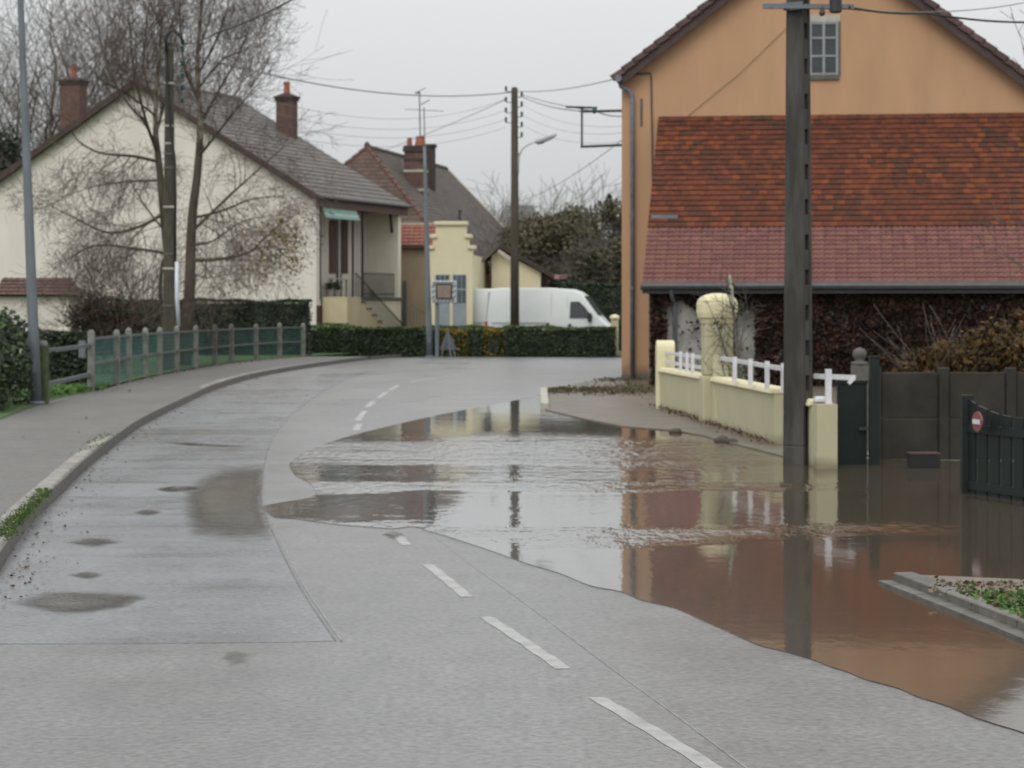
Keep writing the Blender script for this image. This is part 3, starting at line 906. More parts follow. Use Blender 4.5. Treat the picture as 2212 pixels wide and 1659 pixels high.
if me.polygons[0].normal.z < 0: me.flip_normals()
tag(link('wet_margin', me), kind='structure')
water = sheet('flood_water', fp, M['flood'], 0.0055, None, 0.02)
tag(water, kind='structure')
def puddle(pts, k_=1.0):
    rim = smooth_line([G(u, v) for u, v in pts + pts[:1]], 6)[:-1]
    c = sum(rim, Vector()) / len(rim)
    me = bpy.data.meshes.new('puddle')
    rings = (1.18, 0.95, 0.78, 0.5, 0.2)
    n = len(rim); vs, fs, wet = [], [], []
    for k, f in enumerate(rings):
        for p in rim:
            q = c + (p - c) * f
            vs.append((q.x, q.y, 0.0065)); wet.append((0.0, 0.3, 0.55, 0.85, 1.0)[k] * k_)
    vs.append((c.x, c.y, 0.0065)); wet.append(k_)
    for k in range(len(rings) - 1):
        for a in range(n):
            d = (a + 1) % n
            fs.append((k * n + a, k * n + d, (k + 1) * n + d, (k + 1) * n + a))
    k = len(rings) - 1
    for a in range(n): fs.append((k * n + a, k * n + (a + 1) % n, len(vs) - 1))
    me.from_pydata(vs, [], fs)
    at = me.attributes.new('wet', 'FLOAT', 'POINT'); at.data.foreach_set('value', wet)
    me.materials.append(M['puddle'])
    me.update()
    if me.polygons[0].normal.z < 0: me.flip_normals()
    tag(link('puddle', me), kind='structure')
puddle([(578, 996), (580, 1040), (578, 1085), (584, 1115), (604, 1180), (550, 1188), (470, 1186), (400, 1170), (378, 1115), (385, 1060), (440, 1018), (510, 1000)])
puddle([(325, 1057), (370, 1050), (420, 1050), (440, 1056), (400, 1064), (350, 1064)])
puddle([(-10, 1302), (110, 1276), (330, 1284), (270, 1318), (120, 1332)])
puddle([(125, 1173), (200, 1160), (275, 1172), (200, 1186)], .8)
puddle([(275, 1108), (320, 1100), (360, 1108), (315, 1117)], .8)
puddle([(135, 1243), (185, 1234), (235, 1243), (185, 1254)], .8)
puddle([(340, 955), (400, 956), (500, 962), (545, 966), (470, 966), (380, 962)])
puddle([(815, 1153), (850, 1145), (880, 1156), (850, 1168)], .8)
puddle([(440, 1415), (505, 1402), (570, 1413), (510, 1444)], .62)
puddle([(150, 1060), (400, 1075), (520, 1200), (200, 1190)]) if False else None

# verge between the road and the ochre house
verge_px = [(1174, 853), (1178, 845), (1195, 841), (1230, 833), (1266, 827), (1300, 822), (1400, 818)]
verge_px2 = [(1690, 988), (1600, 965), (1520, 944), (1455, 932), (1400, 928), (1345, 923), (1266, 908), (1178, 887)]
vp = [G(u, v) for u, v in verge_px] + [Vector((7, 55, 0)), Vector((7, 26, 0))] + [G(u, v) for u, v in verge_px2]
verge = sheet('verge', vp, M['mud'], 0.02, None, 0.03); tag(verge, kind='structure')
b = MB()
for (u, v, n, sx_, sy_) in [(1200, 847, 700, .2, .8), (1260, 845, 900, .5, .9), (1330, 848, 900, .5, 1.2), (1385, 842, 700, .3, 1.6), (1330, 822, 500, .4, 1.0)]:
    c = G(u, v)
    pos = np.array([c.x, c.y, 0.05]) + RNG.normal(size=(n, 3)) * np.array((sx_, sy_, 0.02))
    uu = pos[:, 0] / pos[:, 1] * F + CX
    vv = HZ + EYE * F / pos[:, 1]
    pos = pos[(uu > 1184) & (vv > 824 - (uu - 1270) * .09) & (vv > 842 - (uu - 1190) * .2)]
    pos[:, 2] = np.maximum(pos[:, 2] - .02, .02)
    leaves(b, pos, 0.05, pick(len(pos), (2, 1)))
for k in range(700):
    t = random.random()
    c = G(1425, 880).lerp(G(1690, 966), t)
    p = np.array([[c.x - abs(random.gauss(0, .1)) - 0.05, c.y + random.gauss(0, .2), 0.04 + random.random() * 0.04]])
    leaves(b, p, 0.03, [1])
o = b.build('verge_weeds', [M['leafolive'], M['fallen']], recalc=False); tag(o, 'low weeds and grit on the muddy verge', 'weeds', kind='stuff')
# kerb end at the corner of the verge
b = MB(); a = G(1174, 851); c = G(1177, 884)
b.bar((a.x, a.y, 0.05), (c.x, c.y, 0.03), 0.14, 0.16)
o = bevel(b.build('kerb_end_stone', M['stone']), 0.02); tag(o, 'pale kerb stone jutting from the verge corner into the water', 'kerb stone')
# stones lying at the water's edge
for k, (u, v, s_, side) in enumerate([(1458, 936, .07, 'leftmost'), (1560, 956, .09, 'middle'), (1583, 958, .06, 'rightmost')]):
    c = G(u, v); bm = bmesh.new(); bmesh.ops.create_icosphere(bm, subdivisions=2, radius=s_)
    for vv in bm.verts: vv.co = Vector((vv.co.x * 1.3, vv.co.y, vv.co.z * 0.7)) * (1 + 0.15 * math.sin(vv.co.x * 40 + k) * math.cos(vv.co.y * 33))
    me = bpy.data.meshes.new('stone'); bm.to_mesh(me); bm.free(); me.materials.append(M['concpole2'])
    o = link('stone', me); o.location = (c.x, c.y, 0.02)
    tag(o, side + ' of the three dark stones in the water by the low cream wall', 'stone', 'stones at the water edge')

# grass island lower right
isl = thing('traffic_island', 'grassy kerbed island standing in the flood at the lower right', 'island')
ka, kb, kc = G(1928, 1250, 0.03), G(2212, 1360, 0.03), G(2500, 1480, 0.03)
i_pts = [ka, kb, kc, G(2560, 1300, 0.05), G(2212, 1256, 0.05), G(2080, 1250, 0.05), G(1985, 1246, 0.05)]
sheet('soil', [(p.x, p.y, 0.062) for p in i_pts], M['mud'], None, isl)
kl = resample(smooth_line([ka, kb, kc], 8), 0.7)
for a, c in zip(kl[:-1], kl[1:]):
    d = (c - a).normalized(); n = Vector((-d.y, d.x, 0)); bb = MB()
    A, C = a + d * .006, c - d * .006
    bb.hexa([p + Vector((0, 0, -.06)) for p in (A, C, C + n * .13, A + n * .13)], [p + Vector((0, 0, .04)) for p in (A, C, C + n * .13, A + n * .13)])
    bevel(bb.build('kerb_stone', M['kerbdark'], isl), 0.012)
    bb = MB(); bb.hexa([p + Vector((0, 0, -.06)) for p in (A - n * .09, C - n * .09, C - n * .002, A - n * .002)], [p + Vector((0, 0, -.008)) for p in (A - n * .09, C - n * .09, C - n * .002, A - n * .002)])
    bb.build('gutter_stone', M['kerbdark'], isl)
b = MB()
pos = []
while len(pos) < 2600:
    u, v = random.uniform(1985, 2450), random.uniform(1250, 1420)
    if v < 1246 + max(0, (u - 1960) * 0.385) - 12 and (v > 1272 or random.random() < 0.15) and random.random() < (u - 1940) / 260:
        p = G(u, v, 0.08); pos.append((p.x, p.y, 0.062 + random.random() * 0.02))
leaves(b, np.array(pos), 0.034, pick(len(pos), (3, 1)), 0.5)
o = b.build('grass', [M['blade'], M['fallen']], isl, recalc=False); o['kind'] = 'stuff'
pos = []
b = MB()
for k in range(500):
    p = G(random.uniform(2010, 2300), random.gauss(1262, 7), 0.08); pos.append((p.x, p.y, 0.068))
leaves(b, np.array(pos), 0.03, np.zeros(500, int), 0.6, 0.7)
o = b.build('dead_leaves', M['strawleaf'], isl, recalc=False); o['kind'] = 'stuff'

# ------------------------------------------------------------------ ochre house
A_OH = R(7.5)
oh = thing('ochre_house', 'tall house with ochre rendered gable and attic window on the right', 'house', P(1343, 820, 55), -A_OH)
oh.location.z = 0.0
eav = hit(oh, 1343, 182, 1, 0.0)
apx = hit(oh, 1763, -150, 1, 0.0)
W = 2 * apx.x
DEP = 13.0
W2 = W + 1.1; ez2 = eav.z - 1.1 * (apx.z - eav.z) / apx.x
b = MB(); b.prism([(0, 0, 0), (W2, 0, 0), (W2, 0, ez2), (apx.x, 0, apx.z), (0, 0, eav.z)], (0, DEP, 0))
b.build('wall', M['ochre'], oh)
slope = math.atan2(apx.z - eav.z, apx.x)
roofp = MB()
for sgn in (-1, 1):
    U_ = Vector((sgn * math.cos(slope), 0, -math.sin(slope)))
    N_ = Vector((sgn * math.sin(slope), 0, math.cos(slope)))
    top = Vector((apx.x, -0.28, apx.z)) + N_ * 0.05
    Ls = apx.x / math.cos(slope) + (0.06 if sgn < 0 else 1.6)
    roofp.hexa([top, top + U_ * Ls, top + U_ * Ls + Vector((0, DEP + .5, 0)), top + Vector((0, DEP + .5, 0))],
               [p + N_ * 0.10 for p in (top, top + U_ * Ls, top + U_ * Ls + Vector((0, DEP + .5, 0)), top + Vector((0, DEP + .5, 0)))])
roof_o = roofp.build('roof', M['vergetile'], oh)
for sgn in (-1, 1):
    U_ = Vector((sgn * math.cos(slope), 0, -math.sin(slope)))
    N_ = Vector((sgn * math.sin(slope), 0, math.cos(slope)))
    Ls = apx.x / math.cos(slope) + (0.05 if sgn < 0 else 1.55)
    b = MB(); s0 = Vector((apx.x, -0.30, apx.z)) - N_ * 0.05
    b.hexa([s0, s0 + U_ * Ls, s0 + U_ * Ls + Vector((0, .04, 0)), s0 + Vector((0, .04, 0))], [p + N_ * 0.19 for p in (s0, s0 + U_ * Ls, s0 + U_ * Ls + Vector((0, .04, 0)), s0 + Vector((0, .04, 0)))])
    b.build('rake_board', M['brownboard'], roof_o)
    n = 18 if sgn < 0 else 22
    for k in range(n):
        t0, t1 = Ls * k / n, Ls * (k + 1) / n + 0.05
        b = MB()
        q0 = Vector((apx.x, -0.36, apx.z)) + N_ * 0.125 + U_ * t0
        q1 = Vector((apx.x, -0.36, apx.z)) + N_ * 0.16 + U_ * t1
        dy = Vector((0, 0.34, 0))
        b.hexa([q0, q1, q1 + dy, q0 + dy], [q0 + N_ * .13, q1 + N_ * .13, q1 + dy + N_ * .13, q0 + dy + N_ * .13])
        b.build('verge_tile', M['vergetile'], roof_o)
# attic window
w0, w1 = hit(oh, 1748, 163, 1, 0), hit(oh, 1811, 47, 1, 0)
win = thing('window', None, None); win.parent = oh; win.name = 'window'
b = MB(); b.box(w0.x, w1.x, -0.02, -0.012, w0.z, w1.z); wn_o = b.build('window', M['glass'], oh)
bpy.data.objects.remove(win)
fr = MB()
for x in (w0.x + .03, (w0.x + w1.x) / 2, w1.x - .03):
    fr.box(x - .03, x + .03, -0.05, -0.022, w0.z, w1.z)
for z in (w0.z + .03, w0.z + (w1.z - w0.z) * .36, w0.z + (w1.z - w0.z) * .70, w1.z - .03):
    fr.box(w0.x, w1.x, -0.047, -0.024, z - .022, z + .022)
fr.build('window_frame', M['winframe'], wn_o)
b = MB(); b.box(w0.x - .08, w1.x + .02, -0.06, 0.02, w0.z - .10, w0.z - .002); b.build('window_sill', M['dimstone'], wn_o)
b = MB(); b.box(w0.x - .04, w1.x + .04, -0.03, 0.02, w1.z + .002, w1.z + .17); b.build('lintel', M['stone'], wn_o)
b = MB()
b.box(w0.x - .07, w0.x - .002, -0.04, 0.01, w0.z, w1.z); b.build('reveal', M['dimstone'], wn_o)
b = MB(); b.box(w1.x + .002, w1.x + .05, -0.025, 0.01, w0.z, w1.z)
b.build('reveal', M['dimstone'], wn_o)
# gutter and downpipe
e0 = hit(oh, 1338, 172, 1, -0.1)
e1 = hit(oh, 1366, 205, 1, -0.12); e2 = hit(oh, 1366, 826, 1, -0.12)
b = MB()
b.tube([(e0.x, DEP, e0.z), (e0.x, -0.42, e0.z)], 0.085, 8)
g_o = b.build('gutter', M['zinc'], oh)
b = MB(); b.tube([(e0.x + .02, -0.25, e0.z - .06), (e0.x + .05, -0.2, e0.z - .18), (e1.x - .06, -0.13, e1.z + .1), (e1.x, -0.12, e1.z - .05), (e1.x, -0.12, e1.z - .3), (e2.x, -0.12, 0.05)], 0.055, 8)
pipe = b.build('downpipe', M['zinc'], oh, True)
for z in (e1.z - 1.2, e1.z - 2.9, e1.z - 4.6):
    b = MB(); b.tube([(e1.x, -0.12, z), (e1.x, -0.12, z + .05)], 0.066, 8); b.build('pipe_collar', M['zinc'], pipe)
c1, c2, c3 = hit(oh, 1370, 160, 1, -0.02), hit(oh, 1405, 158, 1, -0.02), hit(oh, 1411, 470, 1, -0.02)
b = MB(); b.tube([c1, c2, (c2.x + .02, c2.y, c2.z - .1), c3], 0.022, 5); b.build('cable_conduit', M['darkgutter'], oh)
v1, v2 = hit(oh, 1385, 213, 1, -.015), hit(oh, 1388, 272, 1, -.015)
b = MB(); b.box(v1.x - .02, v1.x + .03, -0.03, 0.0, v2.z, v1.z); b.build('vent_strip', M['dimstone'], oh)
d1, d2 = hit(oh, 1720, 40, 1, -.02), hit(oh, 1476, 258, 1, -.02)
b = MB(); b.tube([d1, (d1 + d2) / 2 + Vector((0, 0, -.1)), d2], 0.008, 4); b.build('wall_cable', M['tan'], oh)
# dark splash base at the corner
b = MB(); b.box(-0.01, 0.62, -0.012, 0, 0, 0.12); b.build('damp_plinth', M['dimstone'], oh)

# lean-to with two kinds of tiles
lt = thing('lean_to', 'lean-to barn with red tile roof and creeper-covered wall against the ochre gable', 'barn', oh.location, -A_OH)
LD = 5.2
rg = hit(lt, 1422, 254, 1, -0.02)
ev = hit(lt, 1388, 612, 1, -LD)
x0 = (rg.x + ev.x) / 2
XE = 10.6
pr, pe = Vector((x0, -0.02, rg.z)), Vector((x0, -LD, ev.z))
Vs = (pr - pe); SL = Vs.length; Vs.normalize()
Us = Vector((1, 0, 0)); Ns = Us.cross(Vs)
br = hit_plane(lt, 1500, 492, pe, Ns)
brk = (br - pe).dot(Vs)
b = MB(); q = [pe, pe + Us * (XE - x0), pr + Us * (XE - x0), pr]
b.hexa([p - Ns * .1 for p in q], [p - Ns * .004 for p in q])
lroof = b.build('roof', M['brownboard'], lt)
tile_roof(lroof, pe + Ns * 0.006, Us, Vs, XE - x0, brk, 40, 12, T_PINK, 0.014, wave=2, keep=300, name='interlocking_tile')
tile_roof(lroof, pe + Vs * brk + Ns * 0.02, Us, Vs, XE - x0, SL - brk, 56, 22, T_OLD, 0.017, clump=0.45, keep=300, name='flat_tile')
b = MB(); b.box(x0 + .12, XE, -LD + .35, -0.02, 0, ev.z - .05); b.box(x0 + .12, x0 + .3, -LD + .35, -0.02, 0, ev.z + .2)
b.prism([(x0 + .12, -LD + .35, ev.z - .06), (x0 + .12, -.02, ev.z - .06), (x0 + .12, -.02, rg.z - .15)], (.2, 0, 0))
b.build('wall', M['plaster'], lt)
b = MB(); b.tube([(x0 - .03, -LD - .07, ev.z - .06), (XE, -LD - .07, ev.z - .06)], 0.085, 8); b.box(x0, XE, -LD, -LD + .03, ev.z - .22, ev.z - .03)
b.build('gutter', M['darkgutter'], lt)
dp = hit(lt, 1452, 640, 1, -LD + .25)
b = MB(); b.tube([(dp.x, -LD - .05, ev.z - .1), (dp.x, -LD + .1, ev.z - .28), (dp.x + .05, -LD + .27, ev.z - .45), (dp.x + .05, -LD + .27, .05)], 0.045, 7)
b.build('downpipe', M['zinc'], lt, True)
fl = hit_plane(lt, 1430, 474, pe, Ns)
b = MB(); b.bar(fl + Ns * .05 - Us * .25, fl + Ns * .05 + Us * .35, .02, .12); b.build('lead_patch', M['zinc'], lroof)

# creeper over the wall
b = MB()
n = 30000
xs = x0 + .15 + RNG.random(n) * (XE - x0 - .3); zs = RNG.random(n) * (ev.z - .2)
ul = hit(lt, 1440, 740, 1, -LD + .3).x; ur = hit(lt, 1522, 740, 1, -LD + .3).x
vl = hit(lt, 1592, 740, 1, -LD + .3).x; vr = hit(lt, 1630, 740, 1, -LD + .3).x
zb = hit(lt, 1500, 665, 1, -LD + .3).z
zbar = zb + 0.22 * np.sin(xs * 5) + (xs - (ul + ur) / 2) * 0.35
bare = ((xs > ul) & (xs < ur) & (zs < zbar)) | ((xs > vl) & (xs < vr) & (zs < zb - .05))
keepm = ~bare | (RNG.random(n) < 0.03)
xs, zs = xs[keepm], zs[keepm]
k = len(xs)
thickn = 0.10 + 0.12 * (0.5 + 0.5 * np.sin(xs * 2.3 + 1.5 * np.sin(zs * 2.1)))
pos = np.stack([xs, -LD + .33 - RNG.random(k) * thickn, zs], 1)
cl = 0.5 + 0.5 * np.sin(xs * 3.1 + 2 * np.sin(zs * 3.7))
mi = np.where(RNG.random(k) < 0.30 * cl + 0.05, 2, np.where(RNG.random(k) < 0.45, 0, 1))
leaves(b, pos, 0.085, mi)
o = b.build('creeper', [M['ivy1'], M['ivy2'], M['ivy3']], lt, recalc=False); o['kind'] = 'stuff'
o['label'] = 'dense red-brown creeper on the barn wall'

# iron bracket on the side of the ochre house
br_ = thing('wall_bracket', 'dark steel cable bracket standing out from the side of the ochre house', 'bracket', P(1343, 820, 57.5))
br_.location.z = 0
def Lp(u, v): return Vector(hit(br_, u, v, 1, 0.0))
b = MB(); b.bar(Lp(1254, 241), Lp(1356, 239), .06, .06); b.build('arm', M['iron'], br_)
b = MB(); b.bar(Lp(1254, 317), Lp(1356, 313), .06, .06); b.build('arm', M['iron'], br_)
b = MB(); b.bar(Lp(1257, 230), Lp(1257, 318), .05, .05); b.build('upright', M['iron'], br_)
b = MB(); b.bar(Lp(1222, 231), Lp(1290, 233), .05, .05); b.build('cross_bar', M['iron'], br_)
b = MB(); p = Lp(1284, 240); b.lathe(p, [(.03, -.06), (.06, -.03), (.04, 0), (.06, .04), (.03, .08)], 8); b.build('insulator', M['teal'], br_, True)

# ------------------------------------------------------------------ cream garden wall with pillars
def on_ground(u, v): return G(u, v)
WA, WB, WC = G(1437, 884), G(1549, 917), G(1775, 1008)
wd = (WC - WA).normalized(); wn_ = Vector((-wd.y, wd.x, 0))      # wn_ points away from the road
cw = thing('garden_wall', 'low cream rendered garden wall with rounded pillars and white rails', 'wall', (0, 0, 0))
WH, WT = 0.62, 0.20
def wall_run(p, q, cap=True):
    b = MB(); d = (q - p).normalized(); n = Vector((-d.y, d.x, 0))
    b.hexa([p - n * WT / 2, q - n * WT / 2, q + n * WT / 2, p + n * WT / 2], [x + Vector((0, 0, WH)) for x in (p - n * WT / 2, q - n * WT / 2, q + n * WT / 2, p + n * WT / 2)])
    b.build('wall_section', M['cream'], cw)
    b = MB(); t = WT / 2 + .04
    b.hexa([x + Vector((0, 0, WH + .002)) for x in (p - n * t, q - n * t, q + n * t, p + n * t)], [x + Vector((0, 0, WH + .075)) for x in (p - n * t * .8, q - n * t * .8, q + n * t * .8, p + n * t * .8)])
    bevel(b.build('coping', M['creamcap'], cw), .02)
EW = G(1690, 964)
wall_run(WA + wd * .12, WB - wd * .2); wall_run(WB + wd * .2, EW); wall_run(G(1764, 1003), WC - wd * .05)
ang = math.atan2(wd.y, wd.x)
def pillar(c, w, h, capw, name):
    e = bpy.data.objects.new(name, None); COL.objects.link(e); e.parent = cw; e.location = (c.x, c.y, 0); e.rotation_euler = (0, 0, ang)
    return e
# end pillar, round-topped slab
b = MB()
prof = [(-.13, 0), (.13, 0), (.13, .98)] + [(.13 * math.cos(a), .98 + .16 * math.sin(a)) for a in np.linspace(0, math.pi, 9)[1:-1]] + [(-.13, .98)]
b.prism([WA + wd * x - wn_ * .15 + Vector((0, 0, z)) for x, z in prof], wn_ * .30)
bevel(b.build('end_pillar', M['creamcap'], cw), .02)
# tall main pillar with moulded dome cap
b = MB()
def sqring(c, w, z): return [c + wd * (sx * w) + wn_ * (sy * w) + Vector((0, 0, z)) for sx, sy in ((-1, -1), (1, -1), (1, 1), (-1, 1))]
b.hexa(sqring(WB, .235, 0), sqring(WB, .235, .70)); b.hexa(sqring(WB, .205, .7), sqring(WB, .205, 1.44))
main_p = bevel(b.build('main_pillar', M['cream'], cw), .03)
b = MB()
rings = []
for w, z in [(.215, 1.44), (.235, 1.50), (.262, 1.53), (.275, 1.60), (.275, 1.72), (.262, 1.775), (.225, 1.82), (.16, 1.855), (.06, 1.875)]:
    ring = []
    for a_ in np.linspace(0, 2 * math.pi, 33)[:-1]:
        ca, sa = math.cos(a_), math.sin(a_)
        k_ = w / (abs(ca) ** 6 + abs(sa) ** 6) ** (1 / 6)
        ring.append(WB + wd * (ca * k_) + wn_ * (sa * k_) + Vector((0, 0, z)))
    rings.append(ring)
for r0_, r1_ in zip(rings[:-1], rings[1:]):
    for k in range(32):
        l_ = (k + 1) % 32
        b.face([r0_[k], r0_[l_], r1_[l_], r1_[k]])
b.face(rings[-1])
b.build('pillar_cap', M['creamcap'], main_p)
b = MB(); c = WB + wd * .42
b.hexa([c - wd * .2 - wn_ * .12, c + wd * .3 - wn_ * .12, c + wd * .3 + wn_ * .12, c - wd * .2 + wn_ * .12],
       [c - wd * .2 - wn_ * .10 + Vector((0, 0, 1.0)), c - wd * .17 - wn_ * .10 + Vector((0, 0, 1.0)), c - wd * .17 + wn_ * .10 + Vector((0, 0, 1.0)), c - wd * .2 + wn_ * .10 + Vector((0, 0, 1.0))])
b.build('buttress', M['cream'], cw)
# gate pillar beyond the pole
gp = G(1783, 1012)
b = MB(); b.hexa(sqring(gp, .105, 0), sqring(gp, .105, .66)); b.build('gate_pillar', M['cream'], cw)
b = MB(); b.hexa(sqring(G(1772, 1008), .07, .665), sqring(G(1772, 1008), .06, .73)); bevel(b.build('pillar_cap', M['whitepaint'], cw), .02)
# rails
def rail_run(p, q, z, name='rail'):
    b = MB(); b.bar(p + Vector((0, 0, z)), q + Vector((0, 0, z)), .035, .052); b.build(name, M['whitepaint'], cw)
def upright(c, z0, z1, w=.052):
    b = MB(); b.hexa([c + wd * a * w / 2 + wn_ * s * w / 2 + Vector((0, 0, z0)) for a, s in ((-1, -1), (1, -1), (1, 1), (-1, 1))],
                     [c + wd * a * w / 2 + wn_ * s * w / 2 + Vector((0, 0, z1)) for a, s in ((-1, -1), (1, -1), (1, 1), (-1, 1))])
    b.build('baluster', M['whitepaint'], cw)
def along(u):   # point of the wall line seen at column u
    k = (u - CX) / F
    t = (k * WA.y - WA.x) / (wd.x - k * wd.y)
    return WA + wd * t
rail_run(WB + wd * .2, along(1716), .955)
for u in (1587, 1621, 1657, 1692): upright(along(u), WH + .07, 1.02)
rail_run(WA + wd * .15, WB - wd * .2, .93); rail_run(WA + wd * .15, WB - wd * .2, .78, 'rail')
for u in (1470, 1484, 1496): upright(along(u), WH + .07, .99, .045)
g0 = G(1760, 1003)
rail_run(g0, gp + Vector((.30, .02, 0)), .93)
upright(gp + Vector((.03, 0, 0)), .664, 1.02, .06)
b = MB(); p = gp + Vector((.30, .02, .93)); b.bar(p, p + Vector((-.06, 0, -.06)), .035, .035); b.build('rail_end', M['whitepaint'], cw)

# bare climber on the main pillar
cl = thing('climber', 'bare thorny climber leaning on the tall cream pillar', 'climbing plant', (0, 0, 0))
b = MB()
Yc = WB.y - 0.45
def cp(u, v, dy=0): return P(u, v, Yc + dy)
limbs = [([cp(1600, 850), cp(1594, 800), cp(1590, 740), cp(1586, 690), cp(1582, 640)], .03, .012, .2),
         ([cp(1594, 800), cp(1570, 770), cp(1555, 720), cp(1540, 680)], .02, .006, .1),
         ([cp(1592, 770), cp(1604, 720), cp(1612, 670)], .02, .006, .2),
         ([cp(1590, 730), cp(1565, 700), cp(1552, 745)], .012, .005, -.1),
         ([cp(1586, 690), cp(1575, 640), cp(1572, 605)], .012, .005, .2),
         ([cp(1600, 850), cp(1570, 820), cp(1560, 790)], .016, .006, .1)]
limb_tree(b, limbs, [3], 1, .2, .8, .42, every=.12)
b.build('stems', M['twiggrey'], cl, recalc=False)
b = MB(); pos = np.concatenate([blob_points(P(u, v, Yc), (s, s, s), n, .2) for u, v, s, n in [(1600, 665, .14, 60), (1580, 625, .1, 40), (1548, 700, .12, 30), (1608, 800, .14, 70), (1620, 815, .1, 40)]])
leaves(b, pos, .045, pick(len(pos), (2, 1))); b.build('leaves', [M['leafdark2'], M['leafolive']], cl, recalc=False)
b = MB(); b.tube([cp(1576, 594), cp(1580, 625), cp(1584, 660)], [.018, .03, .012], 6); b.build('pale_stake', M['stone'], cl)

# ------------------------------------------------------------------ big concrete pole in the water
pb = G(1724, 1003)
cpole = thing('concrete_pole', 'tall weathered concrete utility pole standing in the flood water', 'utility pole', (pb.x, pb.y, -0.2), R(-34))
def taper_bar(b, x0, x1, y0, y1, z0, z1, H=8.5, k=0.62, mi=0):
    s0, s1 = 1 - (1 - k) * z0 / H, 1 - (1 - k) * z1 / H
    b.hexa([(x0 * s0, y0 * s0, z0), (x1 * s0, y0 * s0, z0), (x1 * s0, y1 * s0, z0), (x0 * s0, y1 * s0, z0)],
           [(x0 * s1, y0 * s1, z1), (x1 * s1, y0 * s1, z1), (x1 * s1, y1 * s1, z1), (x0 * s1, y1 * s1, z1)], mi)
PHH = 8.5
b = MB(); taper_bar(b, -.125, .125, -.115, .115, 0, .4); bevel(b.build('foot', M['concpole'], cpole), .012)
b = MB(); taper_bar(b, -.125, .125, -.115, -.055, .4, PHH); bevel(b.build('front_flange', M['concpole'], cpole), .008)
b = MB(); taper_bar(b, -.125, .125, .055, .115, .4, PHH); bevel(b.build('back_flange', M['concpole'], cpole), .008)
b = MB(); taper_bar(b, -.06, .06, -.0545, .0545, .4, PHH); b.build('web', M['concpole'], cpole)
z = .4
while z < PHH - .1:
    b = MB(); taper_bar(b, -.115, .115, -.054, .054, z, z + .21); b.build('rung', M['concpole'], cpole); z += .37
zc = EYE - (16 - HZ) * pb.y / F + .2
b = MB(); b.bar((-.26, -.3, zc), (.5, .3, zc), .05, .05); b.bar((-.1, -.13, zc), (.12, -.13, zc), .02, .08); b.build('cross_arm', M['steel'], cpole)
# fittings hung on the arm, in world space around the pole head
fit = MB()
def q(u, v, dy=0): return P(u, v, pb.y + dy) - Vector((pb.x, pb.y, -.2))
def unrot(v): return Matrix.Rotation(R(34), 3, 'Z') @ v
b = MB(); b.bar(unrot(q(1670, 15, -.2)), unrot(q(1832, 15, -.2)), .035, .035); b.build('bracket_bar', M['steel'], cpole)
b = MB(); c = unrot(q(1805, 5, -.2)); b.lathe(c, [(.05, -.11), (.065, -.10), (.065, .06), (.04, .10), (.04, .30)], 10); b.build('junction_box', M['iron'], cpole)
b = MB(); c = unrot(q(1776, 22, -.2)); b.lathe(c, [(.02, -.06), (.035, -.03), (.02, .0), (.02, .04)], 8); b.build('insulator', M['shutter'], cpole)

# ------------------------------------------------------------------ gate and garden beyond
pf = thing('panel_fence', 'dark weathered concrete panel fence behind the gate on the right', 'fence', (0, 0, 0))
fy0 = 25.2
xa, xb = P(1893, 0, fy0).x, P(2330, 0, fy0).x
nb = 3
for k in range(nb):
    xs0, xs1 = xa + (xb - xa) * k / nb, xa + (xb - xa) * (k + 1) / nb
    for r in range(2):
        b = MB(); b.box(xs0 + .06, xs1 - .06, fy0, fy0 + .05, -.05 + .5 * r, .448 + .5 * r)
        bevel(b.build('panel', M['panelconc'], pf), .012)
for k in range(nb + 1):
    xs0 = xa + (xb - xa) * k / nb
    b = MB(); b.box(xs0 - .055, xs0 + .055, fy0 - .03, fy0 + .09, -.1, 1.0 if k < 3 else 1.08); bevel(b.build('post', M['panelconc'], pf), .015)
bpst = thing('ball_post', 'slim stone gatepost with a ball finial behind the green gate', 'gatepost', P(1857, 1000, 26.5))
bpst.location.z = 0
b = MB(); b.box(-.09, .09, -.09, .09, 0, 1.0); b.build('shaft', M['dimstone'], bpst)
b = MB(); b.lathe((0, 0, 1.0), [(.1, 0), (.1, .03), (.04, .05), (.075, .09), (.085, .13), (.06, .18), (.01, .2)], 10); b.build('ball_finial', M['dimstone'], bpst, True)

lg = thing('gate_leaf', 'dark green solid gate leaf hanging beside the cream gate pillar', 'gate', (0, 0, 0), group='green gate leaves')
Yg = 24.3
def gq(u, v): return P(u, v, Yg)
a, c = gq(1808, 828), gq(1872, 1020)
b = MB(); b.box(a.x, c.x, Yg - .02, Yg + .02, -.05, a.z); b.build('panel', M['gate'], lg)
b = MB(); b.box(a.x - .01, c.x + .01, Yg - .035, Yg + .035, a.z, a.z + .03); b.build('top_rail', M['gate'], lg)
gpost = thing('gate_post', 'square dark green steel post between the gate leaf and the concrete panels', 'gatepost', (0, 0, 0))
a = gq(1886, 772)
b = MB(); b.box(a.x - .05, a.x + .05, Yg - .12, Yg - .02, -.05, a.z); b.build('post', M['gate'], gpost)
b = MB(); b.box(a.x - .058, a.x + .058, Yg - .128, Yg - .012, a.z, a.z + .015); b.build('post_cap', M['gate'], gpost)
b = MB(); zz = gq(1872, 925).z; b.bar((a.x - .16, Yg - .07, zz), (a.x - .05, Yg - .07, zz), .03, .03); b.build('latch', M['iron'], gpost)

